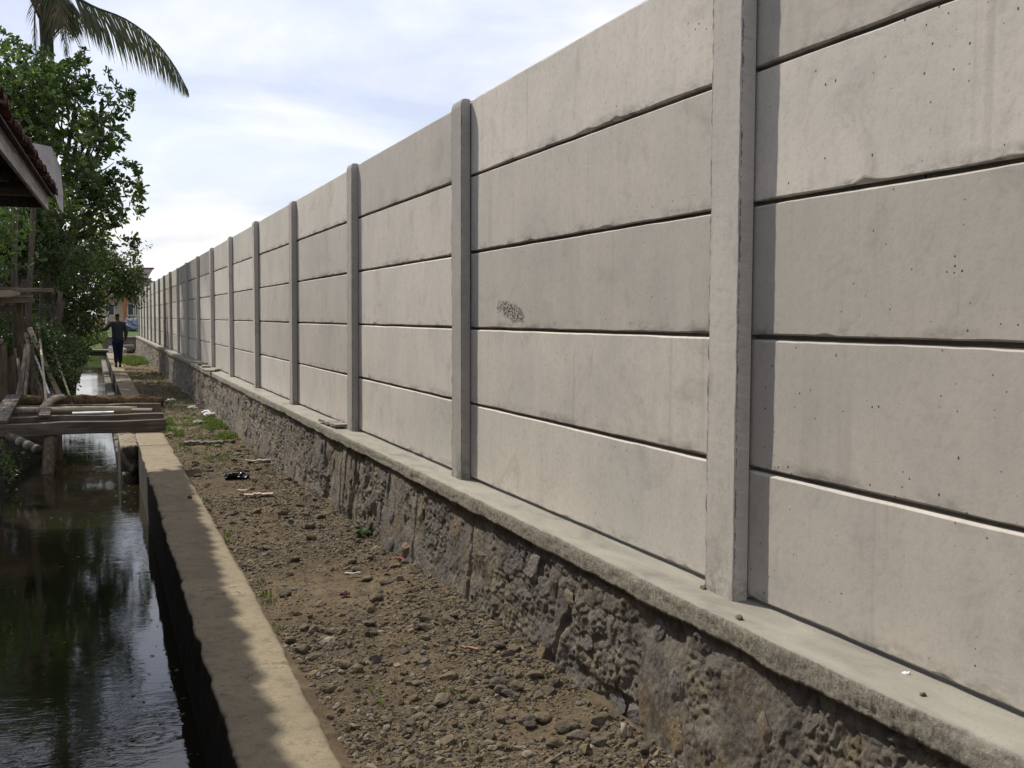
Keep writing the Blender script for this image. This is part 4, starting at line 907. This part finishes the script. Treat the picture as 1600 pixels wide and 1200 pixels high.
for i, (px, Y, top, lean, r, lab) in enumerate(((84, 19.5, 455, 0.10, 0.055, 'thin bare leaning trunk beside the shrub at the water'), (92, 22.5, 470, 0.05, 0.045, 'thin reddish trunk right of the leaning bare trunk'), (22, 18.7, 255, -0.01, 0.06, 'upright trunk behind the left end of the lumber rack'), (46, 19.4, 255, 0.02, 0.06, 'thicker upright trunk behind the lumber rack planks'))):
    p = at(px, 560, Y); a = Vector((p.x-lean*2, Y, -0.2)); b = at(px+4, top, Y); b.x += lean; t = thing('bare_trunk', lab, 'trunk', tuple(a)); mb = MB()
    mb.tube([a.lerp(b, q)-a+Vector((0.03*math.sin(q*5+i), 0, 0)) for q in np.linspace(0, 1, 9)], [r*(1-0.35*q) for q in np.linspace(0, 1, 9)], 8, 0.05); mb.build('trunk', M_bark, t, True)
    if i < 2:
        mb = MB()
        for k in range(3):
            q0 = (b-a)*random.uniform(.45, .85); mb.tube([q0, q0+Vector((random.uniform(-.3, .4), random.uniform(-.2, .2), random.uniform(.2, .5)))], [r*.3, r*.12], 6)
        mb.build('branch', M_bark, t, True)
# shrubs along the left bank
def shrub(base, blobs, n, L, mat, label, r0=0.02, tl=(0.5, 1.5)):
    return tree(base, blobs, n, 7, L, 0.45, mat, r0, label, 0.15, 0.05, tl, None, 'shrub', 'shrub')
shrub((-0.62, 18.6, -0.05), [B(92, 575, 18.6, 0.30, 1.0, 0.34), B(75, 540, 18.8, 0.28, 0.9, 0.40), B(105, 592, 18.3, 0.14, 0.7, 0.20), B(100, 545, 19.5, 0.20, 0.9, 0.30)], 900, 0.075, M_leaf3, 'dense dark shrub spilling over the left water edge beyond the bridge')
shrub((-0.85, 24, -0.05), [B(112, 545, 24, 0.30, 1.0, 0.26)], 350, 0.09, M_leaf3, 'dark shrub under the tall tree, right at the water')
shrub((-0.62, 33, -0.05), [B(140, 527, 34, 0.36, 1.6, 0.16), B(128, 533, 33, 0.28, 1.3, 0.13), B(152, 520, 37, 0.26, 1.5, 0.18)], 900, 0.11, M_grass, 'sunlit bright green shrub on the far left bank')
shrub((-0.5, 30.5, -0.1), [B(122, 562, 30.5, 0.24, 1.2, 0.10), B(113, 556, 30, 0.24, 1.1, 0.12)], 500, 0.08, M_leaf2, 'low green weeds dipping into the water below the far shrub')
shrub((-0.98, 12.4, -0.1), [B(2, 728, 12.4, 0.14, 0.5, 0.14), B(-12, 750, 11.9, 0.16, 0.5, 0.14), B(14, 715, 12.9, 0.12, 0.4, 0.10), B(28, 735, 12.9, 0.10, 0.3, 0.07)], 130, 0.055, M_leaf3, 'dark weeds on the mud bank under the left end of the bridge', 0.008)
shrub((-1.6, 20.4, 0.0), [B(-20, 545, 20.2, 0.6, 1.0, 0.6), B(30, 560, 20.6, 0.45, 0.9, 0.4), B(20, 510, 20.8, 0.6, 0.9, 0.5), B(50, 500, 20.5, 0.4, 0.7, 0.4)], 700, 0.08, M_leaf3, 'shadowed shrub behind the leaning wooden stakes')
for i, (x, y, blobs, lab) in enumerate(((-4.5, 30, [((-4.5, 30, 2.2), (1.8, 2.0, 1.6)), ((-4.0, 31, 4.0), (1.5, 1.6, 1.3))], 'dark tree filling the left background behind the tall tree'),
                                    (-3.6, 38, [((-3.6, 38, 2.0), (1.7, 2.0, 1.7)), ((-2.4, 39, 1.4), (1.2, 1.6, 1.0)), ((-1.6, 38, 1.3), (0.7, 1.5, 0.6))], 'shady tree farther along the left bank, behind the drooping one'))):
    tree((x, y, 0), blobs, 1600, 7, 0.17, 0.45, M_leaf3, 0.14, lab, 0.2, 0.06)

# ------------------------------------------------------------------ coconut palm
pm = thing('coconut_palm', 'coconut palm rising behind the tall tree with drooping fronds', 'palm tree', (-1.05, 26.6, 0))
PB = Vector((-1.05, 26.6, 0)); ptop = at(70, -14, 26.6)
mb = MB(); mb.tube([PB.lerp(at(76, 200, 26.6), q)-PB for q in (0, .3, .6, 1)]+[at(px, py, 26.6)-PB for px, py in ((75, 120), (73, 60), (71, 20), (70, -20))], [0.20, .17, .155, .15, .15, .145, .15, .17], 14, 0.04); mb.build('trunk', M_palmbark, pm, True)
def frond(ctrl, L, mat, hang, label=None, n=64, shed=0.0, side=None):
    """rachis through control points (relative to palm base); leaflets hang from both sides"""
    P = [Vector(c) for c in ctrl]; K = len(P)-1
    def ev(t):
        t = min(max(t, 0), 0.9999)*K; i = int(t); f = t-i; p0 = P[max(i-1, 0)]; p1 = P[i]; p2 = P[i+1]; p3 = P[min(i+2, K)]
        return 0.5*((2*p1)+(p2-p0)*f+(2*p0-5*p1+4*p2-p3)*f*f+(3*p1-p0-3*p2+p3)*f**3)
    mb = MB(); pts = [ev(i/20) for i in range(21)]; mb.tube(pts, [0.030*(1-i/21)+0.004 for i in range(21)], 6); fr = mb.build('frond', M_palmdry if mat is M_palmdry else M_palm, pm, True)
    V = []; F = []
    for i in range(n):
        t = 0.16+0.84*i/(n-1); p = ev(t); tg = (ev(t+0.01)-ev(t-0.01)).normalized(); s = tg.cross(Vector((0, 0, 1)))
        s = s.normalized() if s.length > 0.15 else Vector((0.3, 1, 0)).normalized()
        for sg in (-1, 1):
            if random.random() < shed: continue
            l = L*(math.sin(math.pi*min(1, 0.16+0.80*t))**0.6)*(1-0.6*t**5)*random.uniform(.82, 1.1); d = (s*sg*(1-hang)+tg*0.45+Vector((0, 0, -hang))+Vector((random.gauss(0, .06), random.gauss(0, .06), 0))).normalized()
            if side: d = (d+Vector(side)*0.4).normalized()
            d2 = (d+Vector((0, 0, -0.55-hang*0.4))).normalized(); w = tg*0.021; b = len(V); a = p+d*l*0.5; c = a+d2*l*0.5
            V += [p-w*.6, p+w*.6, a+w, a-w, c]; F += [(b, b+1, b+2), (b, b+2, b+3), (b+3, b+2, b+4)]
    link('leaflets', mesh_np('leaflets', [tuple(v) for v in V], F, mat), fr, kind='stuff')
def pp(px, py, Y): return at(px, py, Y)-PB
mb = MB(); mb.tube([at(72, 30, 26.6)-PB, at(72, 8, 26.6)-PB, at(72, -14, 26.6)-PB, at(71, -34, 26.6)-PB], [.16, .30, .42, .30], 14, 0.12); mb.build('leaf_base', M_palmbark, pm, True)
frond([pp(80, -16, 26.6), pp(118, -4, 26.4), pp(150, 12, 26.2), pp(196, 30, 26.0), pp(240, 62, 25.8), pp(272, 102, 25.6), pp(294, 142, 25.5)], 1.35, M_palm, 0.78, n=110)
frond([pp(78, -20, 26.6), pp(92, -10, 26.3), pp(101, 30, 26.1), pp(104, 86, 26.0)], 0.95, M_palm, 0.35, n=70)
frond([pp(62, -16, 26.6), pp(56, 0, 26.3), pp(54, 50, 26.2), pp(58, 104, 26.2)], 0.60, M_palmdry, 0.5, n=56, shed=0.2)
frond([pp(74, -20, 26.6), pp(96, -8, 26.9), pp(116, 14, 27.1), pp(124, 50, 27.2)], 1.0, M_palm, 0.5, n=70)
frond([pp(76, -16, 26.6), pp(88, 0, 26.2), pp(96, 20, 26.0), pp(98, 60, 25.9)], 0.8, M_palmdry, 0.45, n=60)
frond([pp(60, -22, 26.6), pp(20, -40, 26.0), pp(-10, -24, 25.6), pp(-30, 14, 25.4)], 0.6, M_palm, 0.6, n=56)
for i in range(9):
    a = i*0.7+0.2; r = 1.5; q = ptop-PB; d = Vector((math.cos(a), math.sin(a), 0))
    frond([q, q+d*0.6+Vector((0, 0, 1.0)), q+d*1.5+Vector((0, 0, 1.9)), q+d*2.4+Vector((0, 0, 2.1)), q+d*3.1+Vector((0, 0, 1.9))], 0.6, M_palm, 0.35, n=46)

# ------------------------------------------------------------------ lumber rack, planks and stakes on the left bank
rk = thing('lumber_rack', 'dark timber rack holding planks beside the hut', 'rack', (-1.5, 18.0, 0))
RB = Vector((-1.5, 18.0, 0))
for px, Y in ((-8, 17.8), (30, 18.1), (-40, 18.2)):
    p = at(px, 470, Y); mb = MB(); mb.box((-.05, -.05, -0.3), (.05, .05, p.z), c=(p.x-RB.x, Y-RB.y, 0)); mb.build('post', M_wood_z, rk, bevel=0.008)
p = at(0, 482, 18.1); mb = MB(); mb.box((-.75, -.05, -.05), (0.32, .05, .04), c=(p.x-RB.x, p.y-RB.y, p.z)); mb.build('crossbar', M_wood_x, rk, bevel=0.006)
def plank(x0, y0, x1, y1, Y, h, dep, mat, lab, tilt=0):
    a = at(x0, y0, Y); b = at(x1, y1, Y); L = b.x-a.x; mb = MB(); n = 7; V = []
    for i in range(n):
        t_ = i/(n-1); e = (1 if t_ < .9 else 1-1.6*(t_-.9)*tilt)
        for yy_, zz_ in ((-dep/2, -h/2*e), (dep/2, -h/2*e), (dep/2, h/2*e), (-dep/2, h/2*e)): V.append((-L/2+L*t_, yy_, zz_+(b.z-a.z)*(t_-.5)+.003*random.uniform(-1, 1)))
    F = []
    for i in range(n-1):
        for q in range(4): F.append((i*4+q, (i+1)*4+q, (i+1)*4+(q+1) % 4, i*4+(q+1) % 4))
    F += [(0, 1, 2, 3), ((n-1)*4+3, (n-1)*4+2, (n-1)*4+1, (n-1)*4)]; mb.add(V, F)
    c = (a+b)/2; return mb.build('plank', mat, None, bevel=0.005, loc=tuple(c), label=lab, cat='plank')
plank(-60, 452, 84, 454, 18.0, 0.062, 0.2, M_wood_x, 'longest plank, topmost of the stack on the lumber rack')
plank(-60, 460, 31, 459, 17.7, 0.11, 0.2, M_wood_pale, 'thick rounded grey tan board second in the rack stack', 4)
plank(-60, 464, 51, 463, 18.1, 0.034, 0.2, M_wood_pale, 'thin pale yellow plank in the middle of the rack stack')
plank(-60, 472, 54, 469, 18.0, 0.07, 0.2, M_wood_x, 'brown plank at the bottom of the stack on the lumber rack')
fb = [(2, 545, 22, 'brown upright board at the far left edge, the tallest'), (-9, 560, 20, 'brown upright board mostly cut off by the left edge'), (17, 561, 19, 'pale brown upright board with a split top right of the tallest')]
for px, top, w, lab in fb:
    a = at(px, 640, 17.75); b = at(px, top, 17.75); wd = w/1900*17.75; mb = MB(); n = 8; V = []
    for i in range(n):
        t_ = i/(n-1); z = -0.25+(b.z+0.25)*t_
        for xx_, yy_ in ((-wd/2, -.02), (wd/2, -.02), (wd/2, .02), (-wd/2, .02)): V.append((xx_*(1+.04*math.sin(i*2+px)), yy_, z+(0.06*(xx_ > 0) if i == n-1 else 0)))
    F = []
    for i in range(n-1):
        for q in range(4): F.append((i*4+q, i*4+(q+1) % 4, (i+1)*4+(q+1) % 4, (i+1)*4+q))
    F += [(3, 2, 1, 0), tuple((n-1)*4+q for q in range(4))]; mb.add(V, F); mb.build('upright_board', M_wood_z, None, bevel=0.004, loc=(a.x, 17.75+0.05*(px == 17), 0), label=lab, cat='board')
st = [((46, 513), (66, 558), 15.0, .05, M_bamboo, 'thick pale pole leaning left, the largest of the stakes'), ((43, 538), (30, 612), 14.4, .045, M_stick, 'flat grey slat leaning right in front of the stake pile'),
      ((47, 545), (40, 612), 14.6, .03, M_stick, 'narrow grey slat beside the flat leaning slat'), ((55, 556), (62, 575), 14.8, .022, M_sack, 'short whitish stick in the middle of the stakes'),
      ((38, 520), (58, 575), 15.2, .03, M_stick, 'brown stake crossing behind the thick pale pole'), ((33, 535), (48, 605), 14.7, .025, M_wood_z, 'dark stake slanting down to the right'),
      ((52, 580), (66, 614), 14.4, .028, M_wood_z, 'dark stake lying low towards the shrub'), ((58, 505), (55, 560), 15.4, .025, M_stick, 'thin upright stick at the back of the stakes'),
      ((68, 503), (74, 520), 15.5, .02, M_bamboo, 'short pale stick end poking out beside the trunk'), ((60, 505), (61, 515), 15.5, .02, M_bamboo, 'pale cut stick end left of the trunk'),
      ((24, 545), (36, 600), 14.9, .03, M_stick, 'grey stake leaning against the upright boards'), ((50, 540), (52, 612), 14.5, .035, M_wood_z, 'broad brown upright stake in the middle of the pile'),
      ((41, 522), (50, 560), 15.1, .03, M_bamboo, 'tan bamboo piece behind the flat slat'), ((28, 560), (34, 614), 14.3, .03, M_wood_z, 'dark stake next to the pale brown board')]
for (x0, y0), (x1, y1), Y, r, mt, lab in st:
    Y += 3.1; r *= 1.7; a = at(x0, y0, Y+.25); b = at(x1, y1, Y); d = (b-a).normalized(); b = b+d*max(0.0, (b.z+0.05)/max(0.2, -d.z))*0.9; mb = MB()
    mb.tube([a.lerp(b, q)-b+Vector((0, 0, 0)) for q in np.linspace(0, 1, 6)], [r*0.5*random.uniform(.9, 1.1) for _ in range(6)], 7, 0.08)
    mb.build('wooden_stake', mt, None, True, loc=tuple(b), label=lab, cat='stake', group='stakes leaning together on the left bank')
mb = MB(); mb.tube([(-.12, 0, 0), (.06, 0, .02)], .05, 8); c = at(-2, 536, 18.2); mb.build('log_end', M_bamboo, None, True, loc=tuple(c), label='pale sawn log end poking in at the left edge', cat='log')

# ------------------------------------------------------------------ far end: cross wall, plank crossing, sacks, house
cw = thing('cross_wall', 'low grey rendered wall closing the far end of the path', 'wall', (0.9, 46.6, -0.1))
a = at(160, 528, 46.6); b = at(221, 529, 46.6); mb = MB(); mb.box((a.x-.9, -.12, -.9), (1.85-.9, .12, a.z+.1)); mb.build('wall_body', M_stucco, cw, bevel=0.02)
mb = MB(); mb.box((a.x-.95, -.17, a.z+.1), (1.87-.9, .17, a.z+.16)); mb.build('wall_cap', M_cap, cw, bevel=0.01)
fp = thing('plank_crossing', 'single dark plank footbridge over the canal at its far end', 'footbridge', (-0.1, 44.5, 0))
a = at(122, 548, 44.5); b = at(176, 546, 44.5); mb = MB(); mb.box((a.x+.1, -.30, a.z-.02), (b.x+.1, .30, a.z+.05)); mb.build('plank', M_wood_pale, fp, bevel=.01)
mb = MB(); mb.box((a.x+.12, -.25, a.z-.20), (b.x+.08, .25, a.z-.021)); mb.build('beam', M_dark_wood, fp, bevel=.01)
p = at(173, 547, 43.8); crumpled('sack', (.075, .08, .13), 31, M_sack, (p.x, p.y, p.z), 0, 'small white sack at the end of the far plank crossing', 'sack', .35)
p = at(193, 548, 43.5); crumpled('sack', (.11, .10, .085), 32, M_sack, (p.x, p.y, p.z+.02), 0, 'white sack lying right of the walking person', 'sack', .35)
p = at(204, 549, 43.4); crumpled('stone_heap', (.16, .14, .09), 33, M_rock, (p.x, p.y, p.z), 0, 'brown stone heap beside the white sack', 'stones', .5)
p = at(200, 541, 44.6); mb = MB(); mb.box((-.22, -.2, -.05), (.22, .2, .05), c=(p.x, p.y, p.z)); mb.build('concrete_slab', M_cap, None, bevel=.01, label='pale concrete slab lying against the low cross wall', cat='slab')
p = at(166, 522, 47.3); crumpled('sack', (.10, .1, .17), 34, M_sack, (p.x, p.y, p.z), 0, 'white sack standing on the low cross wall left of the person', 'sack', .3)
p = at(207, 507, 66); crumpled('tarp_heap', (.62, .5, .33), 35, M_tarp, (p.x, p.y, p.z-.1), 0, 'crumpled blue grey tarpaulin heap in the grass before the house', 'tarpaulin', .6)
hs = thing('house', 'small cream house with purplish tiled roof and orange column behind the trees', 'house', (1.5, 76, 0.85)); HO = Vector((1.5, 76, 0.85))
def hp(px, py, dy=0): return at(px, py, 76+dy)-HO
a = hp(150, 462); c = hp(262, 520); mb = MB(); mb.box((a.x, 0, -0.4), (c.x, 5.0, a.z+.1)); mb.build('house_wall', M_cream, hs)
for (x0, y0, x1, y1) in ((200, 475, 208, 492), (212.5, 476, 214.5, 492), (226, 475, 234, 492), (170, 476, 178, 492)):
    p = hp(x0, y0); q = hp(x1, y1); mb = MB(); mb.box((p.x-.06, -.06, q.z-.06), (q.x+.06, -.004, p.z+.06)); fr = mb.build('window', M_white, hs)
    mb = MB(); mb.box((p.x, -.075, q.z), (q.x, -.062, p.z)); mb.build('pane', M_glass, fr)
p = hp(200, 492); q = hp(209, 497.5); mb = MB(); mb.box((p.x, -.05, q.z), (q.x, -.004, p.z-.08)); mb.build('green_panel', M_green, hs)
p = hp(192.5, 462, -.8); q = hp(198.2, 504, -.8); mb = MB(); mb.box((p.x, -.95, q.z-.1), (q.x, -.70, p.z)); mb.build('column', M_orange, hs, bevel=.02)
p = hp(164, 470, -.8); q = hp(167, 504, -.8); mb = MB(); mb.box((p.x, -.9, q.z-.1), (q.x, -.75, p.z)); mb.build('column', M_white, hs, bevel=.02)
mb = MB(); p = hp(150, 502, 0); q = hp(262, 507, 0); mb.box((p.x, -.10, q.z), (q.x, -.003, p.z)); mb.build('plinth', M_orange, hs)
# two-tier roof: lower hip, upper gablet whose ridge flares out
e0, e1 = hp(140, 463, -1), hp(270, 463, -1); k0, k1 = hp(168, 437, 1.6), hp(229.5, 432, 1.6); r0_, r1_ = hp(165, 419.5, 2.5), hp(240, 419.5, 2.5)
mb = MB(); D = 7.0
mb.add([(e0.x, -1, e0.z), (e1.x, -1, e1.z), (e1.x, D, e1.z), (e0.x, D, e0.z), (k0.x, 1.6, k1.z), (k1.x, 1.6, k1.z), (k1.x, D-2.6, k1.z), (k0.x, D-2.6, k1.z)], [(0, 1, 5, 4), (1, 2, 6, 5), (2, 3, 7, 6), (3, 0, 4, 7), (3, 2, 1, 0)])
rf = mb.build('roof', M_purple, hs)
ym = (1.6+D-2.6)/2; mb = MB(); w_ = 0.5
mb.add([(k0.x-.1, 1.3, k1.z-.12), (k1.x+.05, 1.3, k1.z-.12), (r1_.x, ym, r1_.z), (r0_.x, ym, r0_.z), (k1.x+.05, D-2.3, k1.z-.12), (k0.x-.1, D-2.3, k1.z-.12)], [(0, 1, 2, 3), (3, 2, 4, 5), (0, 3, 5), (1, 4, 2)]); mb.build('upper_roof', M_purple, rf)
mb = MB(); mb.tube([(r0_.x, ym, r0_.z), (r1_.x+.05, ym, r1_.z+.02)], .07, 8); mb.build('ridge', M_purple, rf, True)
for i in range(9):                                                # courses of tiles, seen as fine lines
    t_ = (i+.5)/9; a = Vector((e0.x, -1, e0.z)).lerp(Vector((k0.x, 1.6, k1.z)), t_); b = Vector((e1.x, -1, e1.z)).lerp(Vector((k1.x, 1.6, k1.z)), t_); mb = MB(); mb.box((a.x, a.y-.03, a.z), (b.x, a.y+.12, a.z+.035)); mb.build('tile_course', M_purple, rf)

# ------------------------------------------------------------------ walking person
PXY = (0.60, 31.2); pz = -0.03
person = thing('person', 'person in dark grey jacket and navy trousers walking away on canal wall, left arm out', 'person', (PXY[0], PXY[1], pz))
def skin(name, joints, edges, mat, parent, sub=2):
    me = bpy.data.meshes.new(name); me.from_pydata([j[0] for j in joints], edges, []); o = link(name, me, parent); me.materials.append(mat)
    m = o.modifiers.new('skin', 'SKIN'); m.use_smooth_shade = True
    for i, j in enumerate(joints):
        r = j[1]; me.skin_vertices[0].data[i].radius = r if hasattr(r, '__len__') else (r, r)
    me.skin_vertices[0].data[0].use_root = True
    s_ = o.modifiers.new('sub', 'SUBSURF'); s_.levels = sub; s_.render_levels = sub; return o
S = 1.50/1.70
def J(x, y, z, r): return ((x*S, y*S, z*S), tuple(v*S for v in r) if hasattr(r, '__len__') else r*S)
body = [J(0, 0, .92, (.13, .10)), J(0, 0, 1.12, (.13, .10)), J(0, -.01, 1.36, (.15, .10)), J(0, 0, 1.47, (.06, .06)), J(0, .01, 1.535, (.062, .068)), J(0, .02, 1.61, (.078, .092)), J(0, .02, 1.685, (.060, .075)),
        J(-.19, -.01, 1.38, .055), J(-.33, .0, 1.22, .046), J(-.53, .03, 1.17, .037), J(-.60, .04, 1.165, (.035, .022)),
        J(.19, -.01, 1.38, .055), J(.245, -.02, 1.12, .046), J(.235, .05, .90, .037), J(.232, .07, .83, (.028, .035)),
        J(-.085, 0, .86, .085), J(-.06, .02, .48, .056), J(-.06, -.10, .10, .042), J(-.06, -.03, .035, (.04, .03)), J(-.06, .10, .025, (.04, .022)),
        J(.085, 0, .86, .085), J(.075, .03, .48, .056), J(.06, .06, .09, .042), J(.06, .11, .035, (.04, .03)), J(.06, .22, .025, (.04, .022))]
be = [(0, 1), (1, 2), (2, 3), (3, 4), (4, 5), (5, 6), (2, 7), (7, 8), (8, 9), (9, 10), (2, 11), (11, 12), (12, 13), (13, 14), (0, 15), (15, 16), (16, 17), (17, 18), (18, 19), (0, 20), (20, 21), (21, 22), (22, 23), (23, 24)]
skin('body', body, be, M_skin, person)
jk = [J(0, 0, .80, (.205, .13)), J(0, 0, 1.0, (.185, .125)), J(0, -.01, 1.2, (.185, .125)), J(0, -.01, 1.37, (.185, .115)), J(0, 0, 1.45, (.085, .075)),
      J(-.20, -.01, 1.385, .075), J(-.335, 0, 1.22, .066), J(-.50, .03, 1.175, .055), J(.20, -.01, 1.385, .075), J(.255, -.02, 1.12, .066), J(.24, .05, .93, .055)]
skin('jacket', jk, [(0, 1), (1, 2), (2, 3), (3, 4), (3, 5), (5, 6), (6, 7), (3, 8), (8, 9), (9, 10)], M_jacket, person)
tr = [J(0, 0, .88, (.155, .12)), J(-.085, 0, .80, .105), J(-.062, .02, .48, .078), J(-.06, -.09, .12, .062), J(.085, 0, .80, .105), J(.075, .03, .48, .078), J(.06, .055, .11, .062)]
skin('trousers', tr, [(0, 1), (1, 2), (2, 3), (0, 4), (4, 5), (5, 6)], M_trouser, person)
skin('hair', [J(0, -.012, 1.60, (.080, .085)), J(0, .005, 1.67, (.078, .090)), J(0, .012, 1.705, (.05, .06))], [(0, 1), (1, 2)], M_hair, person)
for s_ in (-1, 1):
    y0_ = (.07 if s_ < 0 else .19)-(.12 if s_ < 0 else 0)+.05
    mb = MB(); mb.tube([Vector((s_*.06, (-.06 if s_ < 0 else .08), .03))*S, Vector((s_*.06, (.04 if s_ < 0 else .18), .035))*S, Vector((s_*.06, (.13 if s_ < 0 else .26), .025))*S], [.045*S, .048*S, .03*S], 10); mb.build('shoe', M_hair, person, True)
# fingers of the outstretched hand
mb = MB(); hb = Vector((-.62, .045, 1.162))*S
for k in range(4):
    o_ = Vector((0, 0, (k-1.5)*.017*S)); mb.tube([hb+o_, hb+o_+Vector((-.035, .008, -.004))*S, hb+o_+Vector((-.065+.004*abs(k-1.2), .02, -.015))*S], [.009*S, .0085*S, .007*S], 6)
mb.tube([hb+Vector((.02, .0, .03))*S, hb+Vector((-.01, .01, .055))*S, hb+Vector((-.03, .018, .06))*S], [.010*S, .010*S, .008*S], 6); mb.build('hand', M_skin, person, True)
